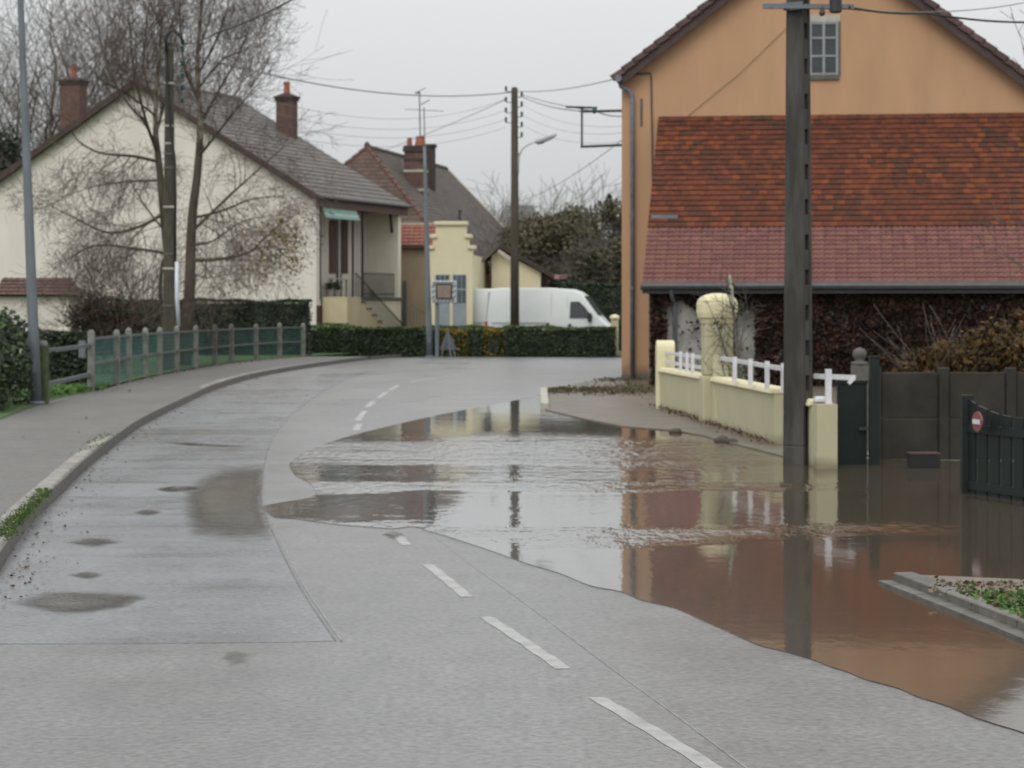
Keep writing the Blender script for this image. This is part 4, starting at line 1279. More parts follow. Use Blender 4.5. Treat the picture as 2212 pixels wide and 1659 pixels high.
rg_ = thing('gate_leaf', 'open dark green slatted gate leaf with a red oval sign at the right edge', 'gate', (0, 0, 0), group='green gate leaves')
h0, h1 = G(2088, 1066), P(2330, 1090, 18.7); h1.z = 0
gd = (h1 - h0).normalized(); GL = (h1 - h0).length
def topz(t): return .72 + .13 * (1 - min(1, t / .45)) ** 2 - .02 * t
ns = 9
for k in range(ns):
    t0, t1 = GL * (k + .06) / ns, GL * (k + .80) / ns
    tm = (t0 + t1) / 2 / GL
    p0, p1 = h0 + gd * t0, h0 + gd * t1
    n = Vector((-gd.y, gd.x, 0)) * .012
    b = MB(); b.hexa([p + Vector((0, 0, -.05)) for p in (p0 - n, p1 - n, p1 + n, p0 + n)],
                     [(p0 - n) + Vector((0, 0, topz(t0 / GL))), (p1 - n) + Vector((0, 0, topz(t1 / GL))), (p1 + n) + Vector((0, 0, topz(t1 / GL))), (p0 + n) + Vector((0, 0, topz(t0 / GL)))])
    b.build('slat', M['gate'], rg_)
b = MB(); b.hexa(*[[h0 + Vector((x, y, z_)) for x, y in ((-.05, -.05), (.05, -.05), (.05, .05), (-.05, .05))] for z_ in (-.05, .87)]); b.build('hinge_post', M['gate'], rg_)
for z_ in (.08, .58):
    b = MB(); b.bar(h0 + Vector((0, 0, z_)), h1 + Vector((0, 0, z_)), .05, .07); b.build('rail', M['gate'], rg_)
sg = thing('gate_sign', 'small red oval sign with a pale bar fixed on the green gate', 'sign', (0, 0, 0))
sc_ = P(2113, 911, h0.y - .42)
sd = Vector((.17, -.985, 0)).normalized(); sn = Vector((-.985, -.17, 0))
b = MB(); ring = [sc_ + sd * .115 * math.cos(a_) + Vector((0, 0, .088 * math.sin(a_))) for a_ in np.linspace(0, 2 * math.pi, 21)[:-1]]
b.prism(ring, sn * .012); b.build('disc', M['red'], sg)
b = MB(); f = sc_ + sn * .016; b.hexa([f + sd * x + Vector((0, 0, z_)) for x, z_ in ((-.085, -.02), (.085, -.02), (.085, .02), (-.085, .02))], [f + sn * .004 + sd * x + Vector((0, 0, z_)) for x, z_ in ((-.085, -.02), (.085, -.02), (.085, .02), (-.085, .02))])
b.build('bar', M['whitepaint'], sg)
crate = thing('crate', 'dark brown crate half under water before the concrete fence', 'crate', P(1995, 1015, 23.8)); crate.location.z = 0
for k in range(3):
    b = MB(); b.box(-.16, .16, -.12 + .09 * k, -.05 + .09 * k, .145, .16); b.build('lid_board', M['brownboard'], crate)
b = MB(); b.box(-.15, .15, -.12, .12, -.05, .14); b.build('box', M['bldark'], crate)

RMIN[0] = .004
bush = thing('tawny_bush', 'tawny brown bush rising above the concrete panel fence', 'bush', P(2080, 900, 28)); bush.location.z = 0
b = MB(); cen = P(2080, 760, 28)
pos = np.concatenate([blob_points(P(u, v, y), (r, .7, rz), n, .3) for u, v, y, r, rz, n in [(2150, 770, 28, .55, .38, 1800), (2060, 785, 28, .45, .30, 1300), (2000, 795, 28, .35, .22, 700), (2210, 760, 28.5, .5, .5, 1500)]])
leaves(b, pos - np.array(bush.location), .075, pick(len(pos), (2, 3)), .5)
b.build('foliage', [M['bushy1'], M['bushy2']], bush, recalc=False)
b = MB()
for k in range(40): grow(b, Vector((random.uniform(-.6, .8), random.uniform(-.3, .3), .0)), Vector((random.gauss(0, .25), random.gauss(0, .2), 1)), random.uniform(.8, 1.3), .012, 1, 2, .2, .6, [0, 4, 0], 0)
b.build('stems', M['twiggrey'], bush, recalc=False)
# bare sapling reaching in at the right edge
sap = thing('bare_sapling', 'bare sapling whose twigs reach in at the right edge before the red roof', 'tree', P(2290, 1000, 30)); sap.location.z = 0
b = MB(); o_ = Vector(sap.location)
def sp(u, v): return P(u, v, 30) - o_
limb_tree(b, [([sp(2290, 1000), sp(2275, 800), sp(2260, 600), sp(2250, 350), sp(2240, 60)], .05, .012, .2), ([sp(2262, 620), sp(2230, 590), sp(2180, 555), sp(2150, 520)], .015, .004, .1),
               ([sp(2255, 500), sp(2220, 480), sp(2190, 480)], .012, .004, .1), ([sp(2250, 240), sp(2225, 170), sp(2207, 90)], .012, .004, .3)], [3], 1, .2, .7, .5, every=.25)
b.build('branches', M['twiggrey'], sap, recalc=False)

# ------------------------------------------------------------------ white house on the left
A_WH = R(20)
wh = thing('white_house', 'white rendered bungalow with raised loggia and grey tile roof on the left', 'house', P(683, 700, 88), -A_WH)
wh.location.z = 0.0
ap = hit(wh, 290, 172, 1, -.3)
ee = hit(wh, 679, 418, 1, -.3)
WX = 2 * ap.x
tan_ = (ap.z - ee.z) / (ee.x - ap.x)
ln_ = hit(wh, 866, 600, 0, 0.0).y
ez = ap.z - (0 - ap.x) * tan_ - .12
RX = -1.5                                            # loggia back wall
flz = hit(wh, 690, 640, 0, 0.0).z
b = MB(); b.prism([(WX, 0, 0), (0, 0, 0), (0, 0, ez), (ap.x, 0, ap.z - .15), (WX, 0, ez)], (0, .3, 0)); b.build('gable_wall', M['whitewall'], wh)
b = MB(); b.box(WX, RX, .31, ln_, 0, ez); b.build('rear_wall', M['whitewall'], wh)
b = MB(); b.box(RX + .002, -.002, .302, ln_ - .3, 0, flz - .1); b.build('base_wall', M['whitebase'], wh)
b = MB(); b.box(RX + .004, .06, .303, ln_ + .1, flz - .1, flz); b.build('loggia_floor', M['slate'], wh)
b = MB(); b.box(RX + .003, .004, ln_ - .29, ln_, 0, ez); b.build('end_wall', M['whitebase'], wh)
rb = MB()
slw = math.atan(tan_)
for sgn in (-1, 1):
    U_ = Vector((sgn * math.cos(slw), 0, -math.sin(slw))); N_ = Vector((sgn * math.sin(slw), 0, math.cos(slw)))
    t0 = Vector((ap.x, -.3, ap.z)); Ls = -ap.x / math.cos(slw) + .22
    qd = [t0, t0 + U_ * Ls, t0 + U_ * Ls + Vector((0, ln_ + .7, 0)), t0 + Vector((0, ln_ + .7, 0))]
    rb.hexa([p - N_ * .14 for p in qd], [p - N_ * .01 for p in qd])
wroof = rb.build('roof', M['brownboard'], wh)
U_ = Vector((math.cos(slw), 0, -math.sin(slw)))
Ls = -ap.x / math.cos(slw) + .22
tile_roof(wroof, Vector((ap.x, -.3, ap.z)) + U_ * Ls, Vector((0, 1, 0)), -U_, ln_ + .7, Ls, 34, 24, T_GREY, .016, wave=1, keep=300, clump=.3, name='roof_tile')
U2 = Vector((-math.cos(slw), 0, -math.sin(slw)))
tile_roof(wroof, Vector((ap.x, -.3, ap.z)) + U2 * Ls + Vector((0, ln_ + .7, 0)), Vector((0, -1, 0)), -U2, ln_ + .7, Ls, 30, 22, T_GREY, .016, keep=0, name='roof_tile')
b = MB()
for k in range(22):
    y = -.3 + (ln_ + .7) * k / 22
    bb = MB(); bb.tube([(ap.x, y, ap.z - .01), (ap.x, y + (ln_ + .7) / 22 + .03, ap.z + .02)], .12, 8); bb.build('ridge_tile', T_GREY[k % 4], wroof)
b = MB()
for sgn, U3 in ((1, U_), (-1, U2)):
    N_ = Vector((sgn * math.sin(slw), 0, math.cos(slw)))
    s0 = Vector((ap.x, -.34, ap.z)) - N_ * .20
    bb = MB(); bb.hexa([s0, s0 + U3 * Ls, s0 + U3 * Ls + Vector((0, .05, 0)), s0 + Vector((0, .05, 0))], [p + N_ * .24 for p in (s0, s0 + U3 * Ls, s0 + U3 * Ls + Vector((0, .05, 0)), s0 + Vector((0, .05, 0)))])
    bb.build('rake_board', M['brownboard'], wroof)
exr = U_.x * Ls + ap.x; ezr = ap.z + U_.z * Ls
b = MB(); b.box(exr - .08, exr - .03, -.28, ln_ + .38, ezr - .42, ezr - .10); b.build('fascia', M['shutter'], wh)
b = MB(); b.tube([(exr + .05, -.3, ezr - .05), (exr + .05, ln_ + .4, ezr - .05)], .075, 8); b.build('gutter', M['darkgutter'], wh)
b = MB(); b.box(RX, -.01, .31, ln_ - .3, ezr - .32, ezr - .28); b.build('soffit', M['brownboard'], wh)
for u, wdt in ((690, .10), (762, .06), (783, .08)):
    y = hit(wh, u, 560, 0, -.05).y
    b = MB(); b.box(-.05 - wdt / 2, -.05 + wdt / 2, y - wdt / 2, y + wdt / 2, flz, ezr - .3); b.build('porch_post', M['iron'], wh)
ya, yb = hit(wh, 694, 455, 0, 0.03).y, hit(wh, 767, 455, 0, .03).y
za, zb_ = hit(wh, 694, 441, 0, 0.03).z, hit(wh, 694, 470, 0, .03).z
b = MB(); b.hexa([(.0, ya, za), (.0, yb, za), (.03, yb, za), (.03, ya, za)], [(.22, ya, zb_), (.22, yb, zb_), (.25, yb, zb_), (.25, ya, zb_)])
aw = b.build('awning', M['awning'], wh)
for k in range(5):
    t = (k + .5) / 5; bb = MB(); z_ = za + (zb_ - za) * t
    bb.bar((.03 + .22 * t, ya, z_), (.03 + .22 * t, yb, z_), .02, .03); bb.build('awning_stripe', M['whitebase'] if k % 2 else M['awning'], aw)
# french doors and shutters on the loggia's back wall
for u0, u1 in ((712, 727), (739, 751)):
    a, c = hit(wh, u0, 590, 0, RX + .03), hit(wh, u1, 476, 0, RX + .03)
    b = MB(); b.box(RX + .01, RX + .05, a.y, c.y, max(flz, a.z), c.z); b.build('shutter', M['shutter'], wh)
a, c = hit(wh, 727.5, 590, 0, RX + .03), hit(wh, 738.5, 476, 0, RX + .03)
b = MB(); b.box(RX + .008, RX + .03, a.y, c.y, flz, c.z); dr = b.build('door', M['doorglass'], wh)
b = MB(); b.box(RX + .032, RX + .045, (a.y + c.y) / 2 - .05, (a.y + c.y) / 2 + .05, flz, c.z); b.build('door_frame', M['whitebase'], dr)
a, c = hit(wh, 765, 640, 0, RX + .03), hit(wh, 778, 480, 0, RX + .03)
b = MB(); b.box(RX + .01, RX + .04, a.y, c.y, flz, c.z); b.build('door', M['whitewall'], wh)
# wall bracket and lamp in the loggia
a, c = hit(wh, 845, 455, 0, -.1), hit(wh, 846, 503, 0, -.1)
b = MB(); b.bar((-.1, a.y - .1, a.z), (-.06, c.y - .05, c.z), .1, .12); b.build('bracket', M['brownboard'], wh)
# railing
r0, r1 = hit(wh, 784, 580, 0, .02).y, hit(wh, 851, 580, 0, .02).y
rl = thing('porch_railing', 'thin dark iron railing along the white house loggia and its steps', 'railing', wh.location, -A_WH)
for z_ in (flz + .95, flz + .12):
    b = MB(); b.bar((.02, r0, z_), (.02, r1, z_), .03, .04); b.build('rail', M['iron'], rl)
k = int((r1 - r0) / .16)
for j in range(k + 1):
    y = r0 + (r1 - r0) * j / k
    b = MB(); b.box(.008, .032, y - .012, y + .012, flz, flz + .95); b.build('baluster', M['iron'], rl)
y0_, y1_ = .45, hit(wh, 760, 600, 0, .02).y
# steps down the side
ys0 = hit(wh, 750, 660, 0, 1.1).y
nst = 9
sr, sw = (flz) / nst, .52
stp = thing('porch_steps', 'cream masonry steps climbing to the white house loggia', 'steps', wh.location, -A_WH)
b = MB(); b.box(.07, 1.1, ys0, ys0 + 1.3, 0, flz - .02); b.build('landing', M['creamstep'], stp)
for j in range(nst):
    b = MB(); b.box(.07, 1.1, ys0 + 1.3 + sw * j + .001, ys0 + 1.3 + sw * (j + 1), 0, flz - sr * (j + 1)); so = b.build('step', M['creamstep'], stp)
    b = MB(); b.box(.068, 1.13, ys0 + 1.3 + sw * j - .02, ys0 + 1.3 + sw * (j + 1) + .001, flz - sr * (j + 1) + .001, flz - sr * (j + 1) + .05); b.build('tread', M['dimstone'], so)
p0, p1 = Vector((1.05, ys0 + .9, flz + .9)), Vector((1.05, ys0 + 1.3 + sw * nst, .95))
b = MB(); b.bar(p0, p1, .03, .04); b.build('handrail', M['iron'], rl)
for j in range(30):
    t = j / 29; p = p0.lerp(p1, t)
    b = MB(); b.box(p.x - .012, p.x + .012, p.y - .012, p.y + .012, p.z - .88, p.z); b.build('baluster', M['iron'], rl)
a, c = hit(wh, 683, 700, 0, .02), hit(wh, 695.5, 660, 0, .02)
b = MB(); b.box(.002, .03, a.y + .05, c.y, 0, c.z); b.build('cellar_door', M['shutter'], wh)
# chimneys
def chimney(root, u0, u1, vt, vb, y, potu, potv, w=None):
    a, c = hit(root, u0, vt, 1, y), hit(root, u1, vb, 1, y)
    wd_ = abs(c.x - a.x); hw = wd_ / 2; cx_ = (a.x + c.x) / 2
    b = MB(); b.box(a.x, c.x, y - hw * .7, y + hw * .7, c.z - .9, a.z - .28); ch = b.build('chimney', M['brick'], root)
    b = MB()
    b.box(a.x - .05, c.x + .05, y - hw * .7 - .05, y + hw * .7 + .05, a.z - .28, a.z - .16); b.box(a.x - .09, c.x + .09, y - hw * .7 - .09, y + hw * .7 + .09, a.z - .16, a.z - .08)
    b.hexa([(a.x - .07, y - hw * .75, a.z - .08), (c.x + .07, y - hw * .75, a.z - .08), (c.x + .07, y + hw * .75, a.z - .08), (a.x - .07, y + hw * .75, a.z - .08)],
           [(cx_ - .15, y - .15, a.z + .05), (cx_ + .15, y - .15, a.z + .05), (cx_ + .15, y + .15, a.z + .05), (cx_ - .15, y + .15, a.z + .05)])
    b.build('chimney_cap', M['brickdark'], ch)
    pz = hit(root, potu, potv, 1, y).z
    b = MB(); b.lathe((cx_, y, a.z + .04), [(.14, 0), (.12, (pz - a.z) * .8), (.15, (pz - a.z) * .82), (.14, pz - a.z)], 10); b.build('chimney_pot', M['pot'], ch)
    return ch
chimney(wh, 602, 637, 205, 300, 7.6, 620, 179)
chimney(wh, 138, 180, 170, 262, 3.5, 160, 145)
for (u, lab) in ((707, 'left'), (722, 'right')):
    a = hit(wh, u, 630, 0, -.6)
    pt = thing('potted_plant', lab + ' round leafy pot plant on the white house loggia', 'pot plant', mtx(wh) @ Vector((-.5, a.y, flz)), 0, 'pot plants on the loggia')
    b = MB(); b.lathe((0, 0, 0), [(.12, 0), (.17, .22), (.19, .24), (.18, .26)], 10); b.build('pot', M['stone'], pt)
    b = MB(); leaves(b, blob_points((0, 0, .42), (.24, .24, .2), 260, .3), .07, pick(260, (1, 1))); b.build('foliage', [M['leafolive'], M['leafdark2']], pt, recalc=False)
tb = thing('porch_table', 'white table standing on the white house loggia', 'table', mtx(wh) @ Vector((-.75, hit(wh, 745, 620, 0, -.75).y, flz)), -A_WH)
b = MB(); b.box(-.35, .35, -.9, .9, .70, .75); b.build('table_top', M['whitebase'], tb)
for sx_ in (-1, 1):
    for sy_ in (-1, 1):
        b = MB(); b.box(sx_ * .3 - .03, sx_ * .3 + .03, sy_ * .8 - .03, sy_ * .8 + .03, 0, .70); b.build('leg', M['whitebase'], tb)

# ------------------------------------------------------------------ brown-roofed house behind
A_H2 = R(11.2)
h2 = thing('brown_roof_house', 'old house with hipped brown tile roof and brick chimneys behind the white house', 'house', (0, 0, 0), -A_H2)
ra = P(793, 320, 109.5)
h2.location = (ra.x, ra.y, 0)
inv2 = mtx(h2).inverted()
RZ = ra.z
RL = 16.9
HWd, HR, EZ = 5.4, 4.85, 3.9
b = MB(); b.box(-HWd + .4, HWd - .4, -HR + .4, RL - .3, 0, EZ); b.prism([(-HWd + .4, RL - .3, EZ), (HWd - .4, RL - .3, EZ), (0, RL - .3, RZ - .3)], (0, .25, 0)); b.build('wall', M['tan'], h2)
apf, apb = Vector((0, 0, RZ)), Vector((0, RL, RZ))
el, er, bl, brr = Vector((-HWd, -HR, EZ)), Vector((HWd, -HR, EZ)), Vector((-HWd, RL, EZ)), Vector((HWd, RL, EZ))
b = MB(); b.face([er, brr, apb, apf]); b.face([el, er, apf]); b.face([bl, el, apf, apb]); b.face([bl, brr, er, el]); b.face([brr, bl, apb])
r2 = b.build('roof', M['brownboard'], h2)
Vr = (apf - Vector((HWd, 0, EZ))); LSr = Vr.length
def in_right(u, v):
    y = -HR + u
    return y > -HR + HR * (v / LSr) - .05
tile_roof(r2, er + Vector((.02, 0, .03)), Vector((0, 1, 0)), Vr, RL + HR, LSr, 76, 30, T_BROWN, .011, inside=in_right, clump=.3, keep=300, name='flat_tile')
Vh = (apf - Vector((0, -HR, EZ))); LSh = Vh.length
def in_hip(u, v):
    x = abs(u - HWd)
    return x < HWd * (1 - v / LSh) + .05
tile_roof(r2, el + Vector((0, -.02, .03)), Vector((1, 0, 0)), Vh, 2 * HWd, LSh, 44, 28, T_HIP, .011, inside=in_hip, clump=.3, keep=300, name='flat_tile', from_top=True)
n = 20
for s0, s1 in ((er, apf), (el, apf)):
    for k in range(n):
        a, c = s0.lerp(s1, k / n), s0.lerp(s1, (k + 1.15) / n)
        b = MB(); b.tube([a + Vector((0, 0, .06)), c + Vector((0, 0, .04))], [.12, .09], 7); b.build('hip_tile', M['hiptile'], r2)
for k in range(34):
    a, c = apf.lerp(apb, k / 34), apf.lerp(apb, (k + 1.1) / 34)
    b = MB(); b.tube([a + Vector((0, 0, .05)), c + Vector((0, 0, .03))], [.14, .11], 7); b.build('ridge_tile', T_BROWN[(k * 3) % 4], r2)
b = MB(); b.lathe((0, 0, RZ + .05), [(.12, 0), (.16, .1), (.06, .25)], 8); b.build('finial', M['hiptile'], r2)
b = MB(); b.tube([brr + Vector((0, .05, .02)), apb + Vector((0, .05, .05))], .09, 6); b.build('verge', M['stone'], r2)
# chimney stack with two pots, and a second behind
ya = 2.4
a, c = hit(h2, 873, 314, 1, ya), hit(h2, 917, 418, 1, ya)
b = MB(); b.box(a.x, c.x, ya, ya + .7, c.z - 1.2, a.z - .12); ch = b.build('chimney', M['brick'], h2)
b = MB(); b.box(a.x - .06, c.x + .06, ya - .06, ya + .76, a.z - .30, a.z - .12); b.box(a.x - .03, c.x + .03, ya - .03, ya + .73, a.z - .119, a.z); b.build('chimney_cap', M['brickdark'], ch)
for v in (345, 369, 410):
    z_ = hit(h2, 890, v, 1, ya).z
    b = MB(); b.box(a.x - .02, c.x + .02, ya - .02, ya + .72, z_ - .06, z_ + .06); b.build('chimney_band', M['stone'] if v != 345 else M['brickdark'], ch)
for u0, u1, vt in ((879, 889, 297), (898, 917, 294)):
    p, q_ = hit(h2, u0, vt, 1, ya + .3), hit(h2, u1, vt, 1, ya + .3)
    r = (q_.x - p.x) / 2
    b = MB(); b.lathe(((p.x + q_.x) / 2, ya + .35, a.z - .01), [(r * 1.25, 0), (r, (p.z - a.z) * .7), (r * .95, (p.z - a.z) * .75), (r, p.z - a.z)], 10); b.build('chimney_pot', M['pot'], ch)
yb2 = 6.0
a, c = hit(h2, 919, 311, 1, yb2), hit(h2, 935, 358, 1, yb2)
b = MB(); b.box(a.x, c.x, yb2, yb2 + .6, c.z - 1.5, a.z - .15); ch2 = b.build('chimney', M['brickdark'], h2)
b = MB(); b.box(a.x - .06, c.x + .06, yb2 - .06, yb2 + .66, a.z - .15, a.z); b.build('chimney_cap', M['brickdark'], ch2)
# aerials
an = thing('tv_aerial', 'thin television aerial mast above the brick chimney of the brown-roofed house', 'aerial', mtx(h2) @ Vector((hit(h2, 906, 300, 1, ya + .35).x, ya + .35, 0)))
def ap_(u, v): return Vector(hit(an, u, v, 1, 0.0))
b = MB(); b.tube([ap_(908, 320), ap_(906, 196)], .032, 6); b.build('mast', M['wire'], an)
b = MB(); b.bar(ap_(896, 201), ap_(920, 190), .03, .03); b.bar(ap_(898, 201), ap_(908, 200), .05, .09); b.build('antenna_head', M['wire'], an)
b = MB(); b.bar(ap_(874, 236), ap_(958, 240), .025, .025); b.build('boom', M['wire'], an)
for k in range(7):
    t = k / 6; p = ap_(876, 236).lerp(ap_(955, 240), t)
    b = MB(); b.bar(p + Vector((0, -.25, 0)), p + Vector((0, .25, 0)), .02, .02); b.build('element', M['wire'], an)

an2 = thing('tv_aerial', 'shorter aerial mast with a slanting head on the rear chimney', 'aerial', mtx(h2) @ Vector((hit(h2, 917, 311, 1, yb2 + .1).x, yb2 + .1, 0)))
def ap2(u, v): return Vector(hit(an2, u, v, 1, 0.0))
b = MB(); b.tube([ap2(918, 345), ap2(916, 232)], .028, 6); b.build('mast', M['wire'], an2)
b = MB(); b.bar(ap2(909, 226), ap2(928, 216), .03, .05); b.build('antenna_head', M['wire'], an2)
# stove pipe on roof
pz = hit_plane(h2, 993, 478, er, Vector((0, 1, 0)).cross(Vr).normalized())
b = MB(); b.tube([pz + Vector((0, 0, -.1)), pz + Vector((0, 0, .5))], .06, 7); b.lathe(pz + Vector((0, 0, .5)), [(.1, 0), (.12, .04), (.02, .1)], 8); b.build('vent_pipe', M['darkgutter'], r2)

# tan outbuilding with a strip of orange tiles
to = thing('tan_outbuilding', 'tan rendered outbuilding with a short orange tile roof beside the white house', 'outbuilding', P(866, 700, 98)); to.location.z = 0
a, c = Vector(hit(to, 866, 534, 1, 0)), Vector(hit(to, 940, 700, 1, 0))
b = MB(); b.box(-1.6, c.x, 0, 3.5, 0, a.z); b.build('wall', M['tan'], to)
t2 = Vector(hit(to, 870, 489, 1, 1.4))
o_ = Vector((-1.6, -.15, a.z)); Vv = Vector((0, 1.55, t2.z - a.z))
b = MB(); b.hexa([o_, o_ + Vector((c.x + 1.6, 0, 0)), o_ + Vector((c.x + 1.6, 0, 0)) + Vv, o_ + Vv], [x + Vector((0, -.02, .04)) for x in (o_, o_ + Vector((c.x + 1.6, 0, 0)), o_ + Vector((c.x + 1.6, 0, 0)) + Vv, o_ + Vv)])
ro = b.build('roof', M['brownboard'], to)
tile_roof(ro, o_ + Vector((0, -.02, .06)), Vector((1, 0, 0)), Vv, c.x + 1.6, Vv.length, 13, 6, T_ORANGE, .02, wave=1, name='orange_tile')
b = MB(); b.box(-1.6, c.x, 1.36, 1.5, t2.z, t2.z + .16); b.build('flashing', M['stone'], to)
b = MB(); b.tube([(-1.6, -.2, a.z - .02), (c.x, -.2, a.z - .02)], .06, 6); b.build('gutter', M['brownboard'], to)
b = MB(); p, q_ = Vector(hit(to, 869.5, 712, 1, -.03)), Vector(hit(to, 878, 607, 1, -.03)); b.box(p.x, q_.x, -.05, 0, .1, q_.z); b.build('narrow_door', M['signback'], to)
grn = thing('garden_railing', 'low rusty iron railing before the tan outbuilding', 'railing', P(880, 700, 90)); grn.location.z = 0
p0, p1 = Vector(hit(grn, 880, 650, 1, 0)), Vector(hit(grn, 935, 690, 1, 0))
b = MB(); b.bar(p0, p1, .03, .04); b.build('rail', M['dimstone'], grn)
for j in range(9):
    p = p0.lerp(p1, j / 8); b = MB(); b.box(p.x - .012, p.x + .012, -.012, .012, .5, p.z); b.build('baluster', M['dimstone'], grn)

# stepped pale yellow gable
sgb = thing('stepped_gable_building', 'pale yellow workshop with stepped parapet gable and blue-grey doors', 'building', P(974, 700, 89.5), R(-6)); sgb.location.z = 0
def gg(u, v, y=0.0): return Vector(hit(sgb, u, v, 1, y))
hwb = gg(1021, 600).x
zt, z1_, z2_ = gg(974, 481).z, gg(974, 509).z, gg(974, 533).z
w1_, w2_, w3_ = gg(1007, 500).x, gg(1013, 500).x, hwb
b = MB(); b.prism([(-w3_, 0, 0), (w3_, 0, 0), (w3_, 0, z2_), (w2_, 0, z2_), (w2_, 0, z1_), (w1_, 0, z1_), (w1_, 0, zt), (-w1_, 0, zt), (-w1_, 0, z1_), (-w2_, 0, z1_), (-w2_, 0, z2_), (-w3_, 0, z2_)], (0, .3, 0))
b.build('gable_wall', M['yellow'], sgb)
b = MB(); b.box(-w3_ + .1, w3_ - .1, .302, 6, 0, z2_ - .3); b.build('side_wall', M['yellow'], sgb)
for x0_, x1_, z_ in ((-w1_ - .06, w1_ + .06, zt), (w1_ - .05, w2_ + .12, z1_), (-w2_ - .12, -w1_ + .05, z1_), (w2_ - .05, w3_ + .12, z2_), (-w3_ - .12, -w2_ + .05, z2_)):
    b = MB(); b.box(x0_, x1_, -.09, .36, z_ - .10, z_ + .05); bevel(b.build('coping', M['yellow'], sgb), .03)
for u0, u1 in ((941, 971), (978, 1007)):
    p, q_ = gg(u0, 705, -.01), gg(u1, 593, -.01)
    mz = gg(u0, 657).z
    b = MB(); b.box(p.x, q_.x, -.03, -.002, .2, q_.z); d_ = b.build('door', M['doorblue'], sgb)
    nx_ = 3
    for i in range(nx_):
        for j in range(2):
            xa_, xb_ = p.x + (q_.x - p.x) * (i + .08) / nx_, p.x + (q_.x - p.x) * (i + .92) / nx_
            za_, zb2 = mz + (q_.z - mz) * (j + .06) / 2, mz + (q_.z - mz) * (j + .95) / 2
            b = MB(); b.box(xa_, xb_, -.036, -.031, za_, zb2); b.build('pane', M['doorglass'], d_)

# small cream wing at the right of the brown-roofed house
wg = thing('cream_wing', 'small cream gabled wing with grey roof above the white vans', 'outbuilding', P(1100, 700, 94)); wg.location.z = 0
def wp(u, v, y=0.0): return Vector(hit(wg, u, v, 1, y))
b = MB(); aL, aT, aR, aB = wp(1022, 578), wp(1078, 541), wp(1168, 588), wp(1168, 700)
b.prism([(wp(1062, 0).x, 0, 0), (aR.x, 0, 0), (aR.x, 0, aR.z), (aT.x, 0, aT.z), (wp(1062, 0).x, 0, wp(1062, 552).z)], (0, 5, 0)); b.build('wall', M['yellow'], wg)
b = MB()
pR = wp(1196, 602); t_ = aT + Vector((0, -.25, .12))
b.hexa([t_, Vector((pR.x, -.25, pR.z)), Vector((pR.x, 5.5, pR.z)), t_ + Vector((0, 5.75, 0))], [x + Vector((.05, 0, .12)) for x in (t_, Vector((pR.x, -.25, pR.z)), Vector((pR.x, 5.5, pR.z)), t_ + Vector((0, 5.75, 0)))])
r3 = b.build('roof', M['brownboard'], wg)
Uw = (Vector((pR.x, 0, pR.z)) - Vector((t_.x, 0, t_.z)))
tile_roof(r3, Vector((pR.x, -.28, pR.z + .15)), Vector((0, 1, 0)), -Uw, 5.8, Uw.length, 20, 10, T_BROWN, .02, keep=200, name='flat_tile')
pe2 = wp(1018, 590); b = MB()
b.hexa([t_, Vector((pe2.x, -1.2, pe2.z)), Vector((pe2.x, 4.5, pe2.z)), t_ + Vector((0, 5.75, 0))], [x + Vector((-.03, 0, .12)) for x in (t_, Vector((pe2.x, -1.2, pe2.z)), Vector((pe2.x, 4.5, pe2.z)), t_ + Vector((0, 5.75, 0)))])
b.build('front_roof', T_BROWN[0], wg)
b = MB(); b.box(wp(1018, 0).x, wp(1062, 0).x - .01, .8, 4, 0, wp(1020, 590).z - .1); b.build('shaded_wall', M['tan'], wg)  # shade under the deep eave painted in as tan
b = MB(); b.bar(wp(1076, 541, -.3), wp(1104, 560, -.3), .05, .14); b.build('rake_board', M['stone'], wg)

# ------------------------------------------------------------------ far things on the right
fh = thing('far_house', 'distant house with grey slate roof behind the bare trees', 'house', P(1170, 700, 132)); fh.location.z = 0
def fp_(u, v, y=0.0): return Vector(hit(fh, u, v, 1, y))
b = MB(); l0, l1, q0, q1 = fp_(1020, 540, -5), fp_(1240, 600, -5), fp_(1092, 443), fp_(1150, 443)
b.box(l0.x + 1, l1.x - 1, -4, 4, 0, l1.z); b.build('wall', M['tan'], fh)
e = l1.z
b = MB(); b.face([(l0.x, -5, e), (l1.x, -5, e), q1, q0]); b.face([(l1.x, -5, e), (l1.x, 5, e), q1]); b.face([(l1.x, 5, e), (l0.x, 5, e), q0, q1]); b.face([(l0.x, 5, e), (l0.x, -5, e), q0])
b.build('roof', M['slateroof'], fh)
cp2 = thing('carport', 'low dark carport with pinkish roof edge beyond the white van', 'carport', P(1250, 700, 104)); cp2.location.z = 0
def kp(u, v, y=0.0): return Vector(hit(cp2, u, v, 1, y))
a, c = kp(1190, 603), kp(1310, 593)
b = MB(); b.hexa([(a.x, -.2, a.z), (c.x, -.2, a.z), (c.x, 4, a.z), (a.x, 4, a.z)], [(a.x, .3, c.z), (c.x, .3, c.z), (c.x, 4, c.z + .1), (a.x, 4, c.z + .1)]); b.build('roof', M['pinkroof'], cp2)
for x in (a.x + .15, (a.x + c.x) / 2, c.x - .15):
    b = MB(); b.box(x - .08, x + .08, -.08, .08, 0, a.z); b.build('post', M['brownboard'], cp2)
b = MB(); b.box(a.x, c.x, 3, 3.2, 0, a.z); b.build('back_wall', M['bldark'], cp2)

